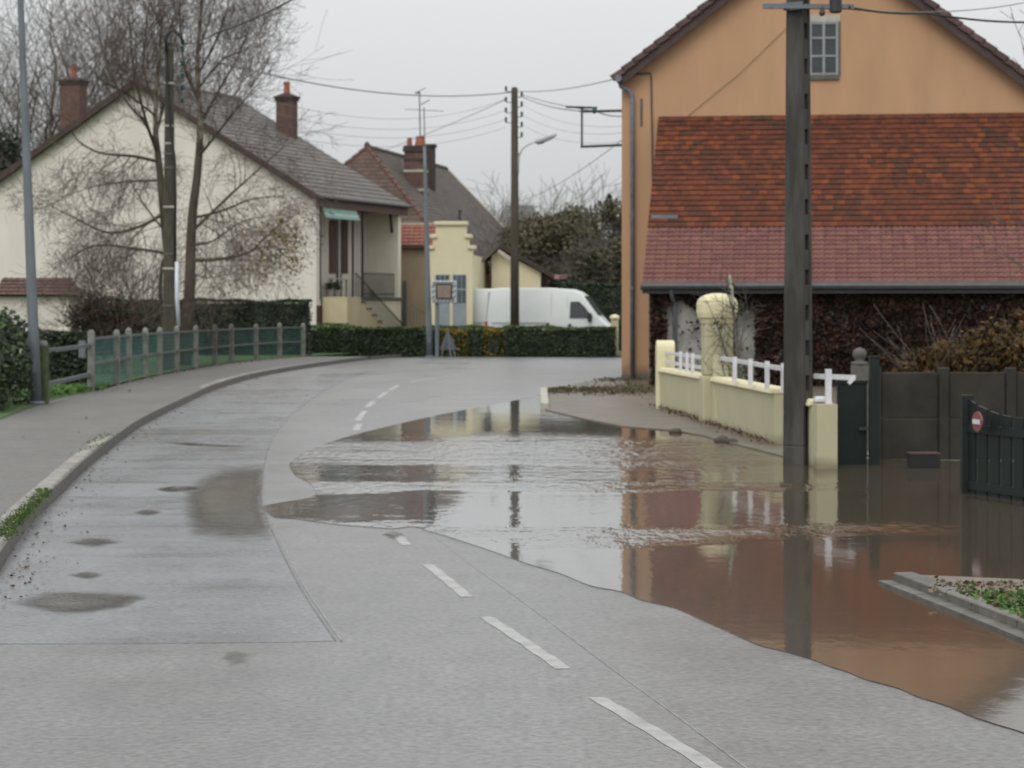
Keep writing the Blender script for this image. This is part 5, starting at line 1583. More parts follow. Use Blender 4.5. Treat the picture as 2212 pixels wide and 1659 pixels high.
RMIN[0] = .010
def leafy_tree(name, label, u, vt, vb, Y, w, mats, n, size, seed, bare=True, twig='twigfar', kids=(7, 6, 4), group=None, leafw=(1, 1)):
    random.seed(seed)
    base = P(u, 700, Y); base.z = 0
    t = thing(name, label, 'tree', base, 0, group)
    H = EYE - (vt - HZ) * Y / F
    zb = max(0.3, EYE - (vb - HZ) * Y / F)
    b = MB()
    ends = []
    for k in range(4):
        d = Vector((random.gauss(0, .28) * w / 2, random.gauss(0, .28), 1))
        grow(b, Vector((random.gauss(0, .1), random.gauss(0, .1), 0)), d, H * random.uniform(.62, .8), .09, 0, 3, .25, .75, kids, 0, ends)
    b.build('branches', [M['bark'], M[twig]], t, recalc=False)
    if n:
        b = MB()
        cs = [(random.gauss(0, w * .32), random.gauss(0, w * .25), zb + (H - zb) * random.uniform(.15, .90)) for _ in range(14)]
        pos = np.concatenate([blob_points(c, (w * .25, w * .25, (H - zb) * .17), n // 14, .15) for c in cs])
        pos = pos[pos[:, 2] > 0.2]
        leaves(b, pos, size, pick(len(pos), leafw)); b.build('crown', mats, t, recalc=False)
    return t
leafy_tree('olive_tree', 'olive-brown tree left of centre behind the white vans, nearest the wooden pole', 1182, 462, 640, 112, 3.4, [M['leafolive'], M['leafolive2']], 11000, .16, 3, group='trees behind the vans', twig='twiggrey')
leafy_tree('olive_tree', 'olive-brown tree with bare top over the nose of the white van', 1235, 470, 660, 108, 4.4, [M['leafolive'], M['leafolive2']], 11000, .16, 5, group='trees behind the vans', twig='twiggrey')
leafy_tree('olive_tree', 'dull olive tree close beside the ochre house corner', 1310, 500, 670, 103, 3.6, [M['leafolive2'], M['leafdark2']], 10000, .16, 8, group='trees behind the vans', twig='twiggrey')
leafy_tree('olive_tree', 'tallest olive-brown tree before the distant slate roof', 1216, 436, 620, 118, 4.0, [M['leafolive'], M['leafolive2']], 11000, .17, 15, group='trees behind the vans', twig='twiggrey')
leafy_tree('bare_tree', 'pale bare tree against the sky right of the wooden pole', 1170, 385, 600, 125, 4.5, [], 0, .1, 11, kids=(9, 8, 6))
def conifer(u, vt, Y, w, label):
    base = P(u, 700, Y); base.z = 0
    t = thing('conifer', label, 'tree', base, 0, 'conifers beside the ochre house')
    H = EYE - (vt - HZ) * Y / F
    b = MB(); b.tube([(0, 0, 0), (0, 0, H)], [.18, .02], 6); b.build('trunk', M['bark'], t)
    n = 3200
    s = 1 - RNG.random(n) ** 1.0 * .97
    lay = 1 + .22 * np.sin(s * 46)
    rad = (1 - s) ** .75 * w * lay * (0.35 + 0.65 * np.sqrt(RNG.random(n)))
    an_ = RNG.random(n) * 6.283
    pos = np.stack([rad * np.cos(an_), rad * np.sin(an_), s * H - rad * .25], 1); pos = pos[pos[:, 2] > .2]
    b = MB(); leaves(b, pos, .24, pick(len(pos), (3, 1))); b.build('crown', [M['conifer'], M['leafdark']], t, recalc=False)
conifer(1283, 470, 150, 1.2, 'slim leftmost of the three dark conifers')
conifer(1316, 420, 150, 2.0, 'tallest dark conifer, middle of the three')
conifer(1347, 440, 152, 2.0, 'dark conifer half hidden by the corner of the ochre house')

# ------------------------------------------------------------------ hedges
DARK = [M['leafdark'], M['leafdark2'], M['leafgreen'], M['leaftop'], M['leafyellow']]
def hz(u, Y): return P(u, 700, Y)
def hseg(name, label, u0, u1, Y, vtop, w, n, size=.075, thick=.9, topmi=3, z0=0.0, grp=None, Y1=None, taper=0.0):
    a, c = hz(u0, Y), hz(u1, Y1 or Y)
    a.z = c.z = 0
    h = EYE - (vtop - HZ) * Y / F - z0
    return hedge(name, label, a, c, thick, h, DARK, w, n, size, z0, topmi=topmi, group=grp, taper=taper)
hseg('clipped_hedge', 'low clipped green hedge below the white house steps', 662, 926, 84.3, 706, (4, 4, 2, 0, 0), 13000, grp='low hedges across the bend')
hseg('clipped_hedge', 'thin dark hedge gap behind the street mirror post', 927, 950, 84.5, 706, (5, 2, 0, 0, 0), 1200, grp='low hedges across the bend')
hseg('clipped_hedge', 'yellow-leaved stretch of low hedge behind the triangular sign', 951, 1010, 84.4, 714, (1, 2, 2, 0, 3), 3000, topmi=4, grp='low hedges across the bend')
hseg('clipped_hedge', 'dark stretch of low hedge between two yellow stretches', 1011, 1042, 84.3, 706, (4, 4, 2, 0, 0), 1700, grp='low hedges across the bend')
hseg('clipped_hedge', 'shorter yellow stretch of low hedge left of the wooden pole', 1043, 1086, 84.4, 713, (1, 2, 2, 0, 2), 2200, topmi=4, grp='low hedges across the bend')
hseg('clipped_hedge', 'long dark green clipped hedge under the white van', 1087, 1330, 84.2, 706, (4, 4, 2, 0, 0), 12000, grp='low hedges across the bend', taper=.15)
hseg('clipped_hedge', 'narrow green hedge top behind the yellow hedge stretches', 930, 1092, 85.6, 705, (3, 3, 2, 0, 0), 4000, thick=.5, grp='low hedges across the bend')
hseg('clipped_hedge', 'low green hedge stub at the foot of the white house', 686, 752, 86.2, 700, (4, 3, 1, 0, 0), 2500, thick=.6, grp='low hedges across the bend')
hseg('tall_hedge', 'tall very dark clipped hedge in front of the white gable', -60, 672, 80.5, 648, (8, 2, 0, 0, 0), 24000, .09, thick=1.1, topmi=1, taper=.12)
hseg('dark_hedge', 'dark hedge behind the white van and beside the ochre house', 1195, 1420, 97, 612, (7, 3, 1, 0, 0), 9000, .11, thick=1.4, topmi=1)
# end pillar of the low hedge
ep = thing('cream_gate_pillar', 'cream round-topped pillar at the right end of the low hedge', 'pillar', hz(1328, 84.6)); ep.location.z = 0
b = MB(); b.box(-.13, .13, -.13, .13, 0, 1.35); b.build('shaft', M['cream'], ep)
b = MB(); b.lathe((0, 0, 1.35), [(.17, 0), (.19, .05), (.17, .12), (.08, .17), (.01, .18)], 12); b.build('cap', M['creamcap'], ep, True)

# near-left garden: shrubs, rail fence, shed
b = MB()
pos = np.concatenate([blob_points(c, r, n, .45) for c, r, n in [((-8.25, 36.4, .75), (.75, 2.2, .78), 4200), ((-8.5, 37.5, 1.25), (.7, 1.6, .45), 2200), ((-8.0, 34.6, .55), (.55, 1.5, .55), 2600)]])
pos = pos[(pos[:, 2] > .1) & (pos[:, 0] < -7.62 + .12 * np.sin(pos[:, 1] * 3) + .2 * (pos[:, 2] < .5))]
leaves(b, pos, .085, pick(len(pos), (3, 4, 3)))
core = MB()
o = b.build('foliage', [M['leafdark'], M['leafdark2'], M['leafgreen']], recalc=False)
o.name = 'evergreen_bush'; tag(o, 'bushy evergreen spilling over the pavement at the far left edge', 'bush')
mp_ = thing('mossy_post', 'short mossy concrete post beside the left street lamp', 'post', G(93, 872, WALKZ))
b = MB(); b.box(-.085, .085, -.085, .085, 0, .95); bevel(b.build('shaft', M['concmoss'], mp_), .02)
b = MB(); b.lathe((0, 0, .95), [(.085, 0), (.075, .05), (.04, .075)], 8); b.build('cap', M['conc'], mp_)
rf = thing('rail_fence', 'two grey concrete rails closing the lawn between post and mesh fence', 'fence', (0, 0, 0))
a, c = G(93, 872, WALKZ), fence_pts[0]
for z_ in (.30, .85):
    b = MB(); b.bar(a + Vector((0, .12, z_)), c + Vector((-.05, .1, z_)), .06, .07); b.build('rail', M['rail'], rf)
b = MB(); b.box(c.x - .25, c.x - .12, c.y + .05, c.y + .1, WALKZ + .62, WALKZ + .95); b.build('letter_plate', M['steel'], rf)
hseg('lawn_hedge', 'dark shaggy hedge behind the lawn rails on the left', 60, 192, 47.5, 720, (5, 3, 1, 0, 0), 6500, .09, thick=.9, topmi=1)
b = MB(); k = 2600
pos = np.stack([RNG.uniform(-9.6, -7.95, k), RNG.uniform(40, 46, k), WALKZ + RNG.random(k) * .07], 1)
leaves(b, pos, .09, np.zeros(k, int)); o = b.build('lawn_grass', M['blade'], recalc=False); tag(o, 'bright green grass of the small lawn on the left', 'grass', kind='stuff')

RMIN[0] = .005
rs = thing('rose_bush', 'tall red-brown rose bush with a red bloom on the left', 'bush', P(235, 800, 56)); rs.location.z = WALKZ
b = MB(); ctr = Vector(rs.location)
pos = np.concatenate([blob_points(P(u, v, 56) - ctr, (r, .7, rz), n, .2) for u, v, r, rz, n in [(200, 665, .45, .5, 1100), (250, 680, .6, .55, 1500), (170, 690, .5, .45, 900), (300, 700, .35, .4, 500), (200, 730, .8, .4, 1400), (290, 740, .5, .4, 700)]])
leaves(b, pos, .065, pick(len(pos), (4, 1, 1.5))); b.build('foliage', [M['rose1'], M['leafdark2'], M['leafdark']], rs, recalc=False)
b = MB(); pos = np.array([P(u, v, 55.5) - ctr for u, v in [(243, 635), (262, 688)]]); pos = np.repeat(pos, 8, 0) + RNG.normal(size=(16, 3)) * .03
leaves(b, pos, .045, np.zeros(16, int)); b.build('blooms', M['rosehip'], rs, recalc=False)
b = MB()
for k in range(26): grow(b, Vector((random.gauss(0, .4), random.gauss(0, .2), 0)), Vector((random.gauss(0, .25), random.gauss(0, .2), 1)), random.uniform(1.2, 1.9), .012, 1, 2, .2, .6, [0, 4, 0], 0)
b.build('stems', M['twig'], rs, recalc=False)

shd = thing('garden_shed', 'low shed with brown tile roof behind the hedge on the far left', 'shed', P(75, 700, 77)); shd.location.z = 0
def shp_(u, v, y=0.0): return Vector(hit(shd, u, v, 1, y))
a, c, t_ = shp_(-40, 640), shp_(165, 640), shp_(30, 603, 1.5)
b = MB(); b.box(a.x + .1, c.x - .3, .15, 3, 0, a.z); b.build('wall', M['whitewall'], shd)
tl, tr = Vector((shp_(22, 603, 1.5).x, 1.5, t_.z)), Vector((shp_(148, 603, 1.5).x, 1.5, t_.z))
e0_, e1_ = Vector((a.x, 0, a.z)), Vector((c.x, 0, a.z))
b = MB(); b.face([e0_, e1_, tr, tl]); b.face([e1_, Vector((c.x, 3, a.z)), tr]); b.face([Vector((a.x, 3, a.z)), e0_, tl]); b.face([Vector((c.x, 3, a.z)), Vector((a.x, 3, a.z)), tl, tr])
r4 = b.build('roof', M['brownboard'], shd)
Vv = Vector((0, 1.5, t_.z - a.z)); Lv = Vv.length; wid = e1_.x - e0_.x; i0 = tl.x - e0_.x; i1 = e1_.x - tr.x
tile_roof(r4, e0_ + Vector((0, -.03, .03)), Vector((1, 0, 0)), Vv, wid, Lv, 16, 5, T_SHED, .02, wave=1, inside=lambda u, v: u > i0 * v / Lv - .1 and u < wid - i1 * v / Lv + .1, name='shed_tile')

# ------------------------------------------------------------------ mesh fence on concrete posts
mf = thing('mesh_fence', 'green wire mesh fence on pale concrete posts along the left pavement', 'fence', (0, 0, 0))
for k, p in enumerate(fence_pts):
    b = MB(); w = .065
    d = (fence_pts[min(k + 1, len(fence_pts) - 1)] - fence_pts[max(k - 1, 0)]).normalized(); n = Vector((-d.y, d.x, 0))
    ring = lambda w_, z_: [p + d * (a_ * w_) + n * (s_ * w_) + Vector((0, 0, z_)) for a_, s_ in ((-1, -1), (1, -1), (1, 1), (-1, 1))]
    hh = 1.08 + random.uniform(-.02, .02)
    b.hexa(ring(w, -.1), ring(w, hh)); b.hexa(ring(w, hh), ring(w * .45, hh + .06))
    bevel(b.build('post', M['conc'], mf), .012)
for k in range(len(fence_pts) - 1):
    a, c = fence_pts[k], fence_pts[k + 1]
    d = (c - a).normalized(); off = Vector((-d.y, d.x, 0)) * .02
    for z_ in (.50, .98):
        b = MB(); b.bar(a + d * .07 + Vector((0, 0, z_)), c - d * .07 + Vector((0, 0, z_)), .05, .05); b.build('rail', M['rail'], mf)
    b = MB(); L_ = (c - a).length
    nv = max(8, int(L_ / .09))
    r = .0042
    for j in range(nv + 1):
        q_ = a + d * (.07 + (L_ - .14) * j / nv) + off * 2
        b.tube([q_ + Vector((0, 0, .03)), q_ + Vector((0, 0, .98))], r, 3, caps=False)
    for j in range(11):
        z_ = .05 + .92 * j / 10
        b.tube([a + d * .07 + off * 2 + Vector((0, 0, z_)), c - d * .07 + off * 2 + Vector((0, 0, z_))], r, 3, caps=False)
    b.build('mesh_panel', M['mesh'], mf, recalc=False)

# ------------------------------------------------------------------ poles and lamps
def lamp_post(label, base, top, r0, r1, head_dir, group, head=True):
    t = thing('street_lamp' if head else 'steel_post', label, 'street lamp' if head else 'post', base, 0, group)
    tp = top - base
    pts = [Vector((0, 0, 0)).lerp(tp, k / 8) for k in range(9)]
    b = MB(); b.tube(pts, [r0 + (r1 - r0) * k / 8 for k in range(9)], 12); pole = b.build('pole', M['steel'], t, True)
    b = MB(); b.lathe((0, 0, 0), [(r0 * 1.5, 0), (r0 * 1.5, .03), (r0 * 1.1, .05)], 10); b.build('base_plate', M['steel'], t)
    b = MB(); b.box(-.035, .035, -r0 - .006, -r0 + .02, .5, .75); b.build('hatch', M['steel'], pole)
    if not head:
        b = MB(); b.lathe(tp, [(r1, -.02), (r1 * 1.15, 0), (r1 * .5, .05)], 8); b.build('cap', M['steel'], t); return t
    arm = [tp, tp + Vector((head_dir * .06, 0, .12)), tp + Vector((head_dir * .35, 0, .22))]
    b = MB(); b.tube(arm, [r1, r1 * .9, r1 * .8], 7); b.build('arm', M['steel'], t)
    b = MB(); b.tube([arm[-1] - Vector((head_dir * .05, 0, 0)), arm[-1] + Vector((head_dir * .12, 0, .03)), arm[-1] + Vector((head_dir * .42, 0, .08))], [.05, .085, .04], 8); b.build('lamp_head', M['steellight'], t)
    return t
bs_ = G(78, 873, WALKZ)
tp_ = P(42, -60, bs_.y)
lamp_post('tall leaning grey steel lamp post on the left pavement', bs_, bs_ + (tp_ - bs_) * 1.15, .098, .040, 1, None)
b2 = P(928, 770, 83.5); b2.z = 0
lamp_post('slender grey steel post before the stepped gable building', b2, P(917, 318, 83.5), .12, .055, 1, None, False)

# left pole of concrete with its cable, hoops and teal insulators
lp = thing('banded_pole', 'dark banded concrete pole with cable and teal insulators before the birch', 'utility pole', P(366, 800, 59.5)); lp.location.z = WALKZ
def lq(u, v, dy=0.0): return Vector(hit(lp, u, v, 1, dy))
Ht = lq(368, 92).z
b = MB(); b.hexa([(-.165, -.13, -.1), (.165, -.13, -.1), (.165, .13, -.1), (-.165, .13, -.1)], [(-.10, -.08, Ht), (.10, -.08, Ht), (.10, .08, Ht), (-.10, .08, Ht)]); bevel(b.build('shaft', M['concpole2'], lp), .02)
for v in (104, 180, 272, 310, 332, 362, 447, 548, 580, 660):
    z_ = lq(366, v).z; w = .165 + (.10 - .165) * z_ / Ht
    b = MB(); b.box(-w - .01, w + .01, -.14 + .05 * z_ / Ht, .1, z_ - .025, z_ + .025); b.build('hoop', M['stone'] if v in (180, 272, 310, 447, 580) else M['dimstone'], lp)
b = MB(); b.tube([lq(359, 112, -.16), lq(358, 85, -.16), lq(365, 70, -.16), lq(377, 66, -.16), lq(390, 77, -.16), lq(397, 96, -.16)], .045, 7); b.build('cable_loop', M['cable'], lp, True)
b = MB(); b.tube([lq(357, 112, -.16), lq(360, 170, -.16), lq(364, 230, -.17), lq(371, 300, -.17), lq(377, 340, -.18), lq(379, 420, -.18), lq(378, 580, -.18)], .035, 6); b.build('cable', M['cable'], lp, True)
b = MB(); b.tube([lq(382, 565, -.19), lq(382, 640, -.19), lq(386, 705, -.19)], [.05, .055, .05], 7); b.build('cable_cover', M['whitemetal'], lp, True)
for v in (105, 135, 162, 188, 215):
    c = lq(394, v, -.1)
    b = MB(); b.lathe(c, [(.02, -.09), (.055, -.07), (.03, -.02), (.055, .01), (.045, .06), (.02, .08)], 8); ins = b.build('insulator', M['teal'], lp, True)
    b = MB(); b.bar(lq(380, v + 6, -.02), lq(394, v + 6, -.1), .025, .025); b.build('insulator_arm', M['iron'], ins)

# wooden pole in the middle with street lamp
wpole = thing('wooden_pole', 'brown wooden utility pole with insulators and a street lamp behind the hedge', 'utility pole', P(1112, 770, 86)); wpole.location.z = 0
def wq(u, v, dy=0.0): return Vector(hit(wpole, u, v, 1, dy))
Ht = wq(1111, 188).z
b = MB(); b.tube([(0.0, 0, -.1), (0, 0, Ht * .5), (-.01, 0, Ht - .05), (-.01, 0, Ht)], [.175, .15, .12, .07], 10); b.build('shaft', M['woodpole'], wpole, True)
for u, vs in ((1093, (191, 214, 237, 258)), (1127, (203, 224, 246, 268, 290))):
    for v in vs:
        b = MB(); b.lathe(wq(u, v, -.05), [(.02, -.10), (.06, -.08), (.03, -.02), (.055, .0), (.045, .07), (.02, .09)], 8); ins = b.build('insulator', M['teal'], wpole, True)
        b = MB(); b.bar(wq(u, v + 7, -.05), wq(1110, v + 7, -.05), .025, .025); b.build('insulator_arm', M['iron'], ins)
b = MB(); b.tube([wq(1119, 372, -.1), wq(1121, 338, -.15), wq(1128, 322, -.3), wq(1142, 312, -.4), wq(1162, 304, -.5)], .03, 7); arm = b.build('lamp_arm', M['steellight'], wpole, True)
b = MB(); b.tube([wq(1156, 308, -.5), wq(1164, 304, -.5), wq(1180, 298, -.5), wq(1192, 293, -.5), wq(1202, 290, -.5)], [.05, .12, .13, .12, .05], 10); b.build('lamp_head', M['steellight'], wpole, True)
b = MB(); b.tube([wq(1160, 310, -.5), wq(1170, 305.5, -.5), wq(1186, 299, -.5)], [.05, .09, .05], 8); b.build('lamp_bowl', M['dimstone'], wpole, True)
b = MB(); b.bar(wq(1119, 375, -.1), wq(1119, 330, -.1), .08, .06); b.build('lamp_bracket', M['steel'], wpole)

# overhead wires
def wire(label, pts, sag, r, mname='wire'):
    out = []
    for a, c in zip(pts[:-1], pts[1:]):
        for k in range(16):
            t = k / 16; p = a.lerp(c, t); p.z -= sag * 4 * t * (1 - t); out.append(p)
    out.append(pts[-1])
    b = MB(); b.tube(out, r, 5); o = b.build('overhead_wire', M[mname], smooth=True)
    tag(o, label, 'wire', 'overhead wires')
Yl = 59.5
wire('thick sagging cable between the banded pole and the top of the wooden pole', [P(420, 120, 60.5), P(1106, 199, 86)], .50, .019)
for k, (v0, v1, nm) in enumerate(((150, 214, 'highest'), (180, 238, 'second highest'), (205, 258, 'third highest'), (235, 275, 'lowest'))):
    wire(nm + ' of the four thin wires below the thick cable left of the wooden pole', [P(396, v0, 60.5), P(1093, v1, 86)], 1.0 - .05 * k, .006)
wire('black cable rising from the banded pole to the top of the frame', [P(397, 96, 59.3), P(470, 70, 50), P(640, -6, 40)], .05, .018, 'cable')
wire('wire from the wooden pole up to the eave of the ochre house', [P(1118, 197, 86), P(1338, 168, 55.3)], .12, .013)
wire('wire from the wooden pole to the tip of the wall bracket', [P(1126, 208, 86), P(1256, 240, 57.5)], .1, .016)
wire('wire from the wooden pole past the bracket to the ochre house wall', [P(1128, 205, 86), P(1286, 240, 57.5), P(1350, 251, 58.2)], .05, .014)
for k, (v0, v1, nm) in enumerate(((226, 272, 'upper'), (248, 286, 'middle'), (270, 305, 'lower'))):
    wire(nm + ' of the thin wires from the wooden pole to the ochre house', [P(1128, v0, 86), P(1352, v1, 59)], .28, .005)
wire('long wire falling from the wooden pole to behind the white house roof', [P(1090, 216, 86), P(700, 365, 125)], .2, .012)
wire('thin wire slanting from the far trees up to the ochre house', [P(1352, 296, 58), P(1070, 440, 130)], .5, .010)
wire('cable running right from the head of the concrete pole', [P(1832, 15, 24.3), P(2000, 28, 26), P(2230, 48, 28)], .03, .013, 'cable')
wire('thin wire crossing the right rake of the ochre house', [P(1832, 20, 24.3), P(2060, 24, 28), P(2230, 2, 30)], .02, .006)

# ------------------------------------------------------------------ traffic mirror and sign
tm = thing('traffic_mirror', 'traffic mirror with hatched grey and white frame on a post', 'mirror', P(944, 770, 83.2)); tm.location.z = 0
def tq(u, v, dy=0.0): return Vector(hit(tm, u, v, 1, dy))
for u, sd in ((944, 0), (968, 0)):
    if u == 944:
        b = MB(); b.tube([(0, 0, 0), (0, 0, tq(944, 612).z)], .075, 9); b.build('post', M['steel'], tm)
a, c = tq(932, 654), tq(986, 606)
b = MB(); b.box(a.x, c.x, -.16, -.10, a.z, c.z); bevel(b.build('mirror_frame', M['steellight'], tm), .12, 3)
p, q_ = tq(945, 643), tq(974, 616)
b = MB(); b.box(p.x - .06, q_.x + .06, -.17, -.155, p.z - .06, q_.z + .06); bevel(b.build('inner_frame', M['iron'], tm), .003, 1)
b = MB(); b.box(p.x, q_.x, -.185, -.172, p.z, q_.z); b.build('mirror_face', M['mirrorface'], tm)
k = 0
def hatch(x, z_, w, h):
    b = MB(); b.bar((x - .05, -.165, z_ - .05), (x + .05, -.165, z_ + .05), .01, .05); b.build('frame_hatch', M['signback'], tm)
for j in range(6):
    x = a.x + .12 + (c.x - a.x - .24) * j / 5
    hatch(x, c.z - .08, 0, 0); hatch(x, a.z + .08, 0, 0)
for j in range(1, 4):
    z_ = a.z + (c.z - a.z) * j / 4
    hatch(a.x + .08, z_, 0, 0); hatch(c.x - .08, z_, 0, 0)

ts = thing('triangular_sign', 'triangular road sign on a folding stand seen from behind by the yellow hedge', 'sign', P(966, 774, 82.6)); ts.location.z = 0
def sq(u, v, dy=0.0): return Vector(hit(ts, u, v, 1, dy))
b = MB(); b.prism([sq(950, 756), sq(988, 756), sq(966, 712)], (0, .03, 0)); bevel(b.build('plate', M['signback'], ts), .02)
for u in (953, 985):
    b = MB(); b.bar(sq(966 + (u - 966) * .4, 735, -.05), sq(u, 776, -.05), .035, .035); b.build('leg', M['steel'], ts)
b = MB(); b.bar(sq(968, 715, -.06), sq(974, 775, -.25), .035, .035); b.build('strut', M['steel'], ts)

# ------------------------------------------------------------------ white vans
def van(label, loc, rz, L=4.95):
    t = thing('white_van', label, 'van', loc, rz, 'white vans behind the hedge')
    Wd = 1.0
    k = L / 5.0
    prof = [(0, .35), (.0, .9), (.03, 1.6), (.10, 2.35), (.20, 2.46), (.5, 2.5), (2.6 * k, 2.5), (3.35 * k, 2.45), (3.62 * k, 2.36), (3.85 * k, 2.2), (4.42 * k, 1.45), (4.62 * k, 1.22), (4.84 * k, 1.06), (4.96 * k, .86), (5.0 * k, .6), (4.98 * k, .35)]
    def hw(z_): return Wd * (1.0 if z_ < 1.15 else 1 - .11 * ((z_ - 1.15) / 1.35) ** 1.3)
    b = MB(); n = len(prof)
    Ls_ = [(x, -hw(z_), z_) for x, z_ in prof]; Rs_ = [(x, hw(z_), z_) for x, z_ in prof]
    i = 0
    b.v = Ls_ + Rs_
    for j in range(n):
        l_ = (j + 1) % n
        b.f.append((j, l_, n + l_, n + j)); b.m.append(0)
    b.f.append(tuple(range(n))); b.m.append(0); b.f.append(tuple(range(n, 2 * n))); b.m.append(0)
    body = b.mesh('body', M['vanwhite'])
    bm = bmesh.new(); bm.from_mesh(body); bmesh.ops.triangulate(bm, faces=[f for f in bm.faces if len(f.verts) > 4]); bm.to_mesh(body); bm.free()
    bo = bevel(link('body', body, t), .09, 3); bo.modifiers['bevel'].angle_limit = R(50)
    body.polygons.foreach_set('use_smooth', [True] * len(body.polygons))
    def side(pts, name, mat_, parent, out=.006, th=.012):
        for s_ in (-1, 1):
            bb = MB(); pp = [(x * k, s_ * (hw(z_) + out), z_) for x, z_ in pts]
            bb.prism(pp, (0, s_ * th, 0)); bb.build(name, M[mat_], parent)
    side([(3.33, 1.36), (3.36, 1.98), (3.70, 1.98), (3.92, 1.78), (4.25, 1.36)], 'side_window', 'glass', t)
    side([(2.60, .55), (2.615, .55), (2.615, 2.3), (2.60, 2.3)], 'door_seam', 'vantrim', t, .002, .006)
    side([(3.22, .5), (3.235, .5), (3.235, 2.2), (3.22, 2.2)], 'door_seam', 'vantrim', t, .002, .006)
    side([(1.2, .5), (1.215, .5), (1.215, 2.3), (1.2, 2.3)], 'door_seam', 'vantrim', t, .002, .006)
    side([(.25, 1.16), (2.55, 1.16), (2.55, 1.20), (.25, 1.20)], 'body_crease', 'vantrim', t, .0, .01)
    side([(2.42, 1.02), (2.54, 1.02), (2.54, 1.16), (2.42, 1.16)], 'door_handle', 'rubber', t, .004, .03)
    side([(3.28, .98), (3.40, .98), (3.40, 1.14), (3.28, 1.14)], 'door_handle', 'rubber', t, .004, .03)
    side([(.15, .62), (4.6, .62), (4.6, .75), (.15, .75)], 'side_moulding', 'rubber', t, .004, .03)
    side([(.0, .95), (.09, .95), (.09, 1.24), (.01, 1.24)], 'tail_light', 'redlight', t, .002, .02)
    side([(.03, 1.26), (.06, 1.26), (.20, 2.36), (.11, 2.36)], 'painted_gap', 'vantrim', t, .004, .01)  # grey tapering strip painted in for the darker gap between the vans
    side([(4.62, .82), (4.9, .80), (4.84, 1.0), (4.66, 1.12)], 'headlight', 'lens', t, -.03, .035)
    bb = MB()
    bb.hexa([(4.43 * k, -.80, 1.47), (4.43 * k, .80, 1.47), (3.88 * k, .72, 2.18), (3.88 * k, -.72, 2.18)], [(4.46 * k, -.80, 1.49), (4.46 * k, .80, 1.49), (3.91 * k, .72, 2.20), (3.91 * k, -.72, 2.20)])
    bb.build('windscreen', M['glass'], t)
    for s_ in (-1, 1):
        bb = MB(); bb.box(4.05 * k, 4.20 * k, s_ * 1.06 - .09, s_ * 1.06 + .09, 1.22, 1.55); bevel(bb.build('mirror', M['rubber'], t), .04)
    bb = MB(); bb.box(4.80 * k, 5.05 * k, -.95, .95, .32, .62); bevel(bb.build('front_bumper', M['rubber'], t), .06)
    bb = MB(); bb.box(-.08, .1, -.95, .95, .35, .58); bevel(bb.build('rear_bumper', M['rubber'], t), .04)
    for x in (.95 * k, 4.05 * k):
        for s_ in (-1, 1):
            bb = MB(); bb.tube([(x, s_ * .78, .34), (x, s_ * 1.005, .34)], .34, 16); w_ = bb.build('wheel', M['rubber'], t)
            bb = MB(); bb.tube([(x, s_ * 1.0, .34), (x, s_ * 1.012, .34)], .2, 12); bb.build('rim', M['steellight'], w_)
    return t
vl_ = P(1057, 700, 88.6); vl_.z = .03
van('long white high-roofed van parked nose right behind the low hedge', vl_, R(-9), 4.85)
v2_ = P(999, 700, 91.0); v2_.z = .03
van('second white van mostly hidden behind the longer white van', v2_, R(-4), 4.7)

# ------------------------------------------------------------------ trees on the left
random.seed(21)
Yt = 65.0
bt = thing('birch_tree', 'twin-trunked bare birch with a few yellow leaves before the white house', 'tree', P(400, 790, Yt)); bt.location.z = WALKZ
to_ = Vector(bt.location)
def T(u, v, dy=0.0): return P(u, v, Yt + dy) - to_
b = MB()
b.tube(smooth_line([T(400, 795), T(404, 700), T(410, 620), T(412, 540), T(416, 460), T(426, 380), T(432, 300)], 4), [.185 - .085 * k / 24 for k in range(25)], 10)
b.tube(smooth_line([T(392, 790, .2), T(384, 700, .2), T(366, 580, .3), T(352, 450, .4), T(344, 360, .4), T(337, 300, .4)], 4), [.145 - .06 * k / 20 for k in range(21)], 10)
b.tube(smooth_line([T(375, 770, .1), T(352, 690, 0), T(346, 620, -.1), T(352, 560, -.1)], 4), [.09 - .05 * k / 12 for k in range(13)], 7)
b.build('trunk', M['bark'], bt, True, recalc=False)
b = MB()
b.tube(smooth_line([T(432, 305), T(432, 250), T(428, 190), T(427, 120), T(432, 50), T(440, -50)], 4), [.10 - .065 * k / 20 for k in range(21)], 8)
b.tube(smooth_line([T(337, 305, .4), T(336, 250, .4), T(338, 190, .5), T(345, 110, .5), T(350, 20, .6)], 4), [.085 - .055 * k / 16 for k in range(17)], 8)
b.build('upper_trunk', M['barkpale'], bt, True, recalc=False)
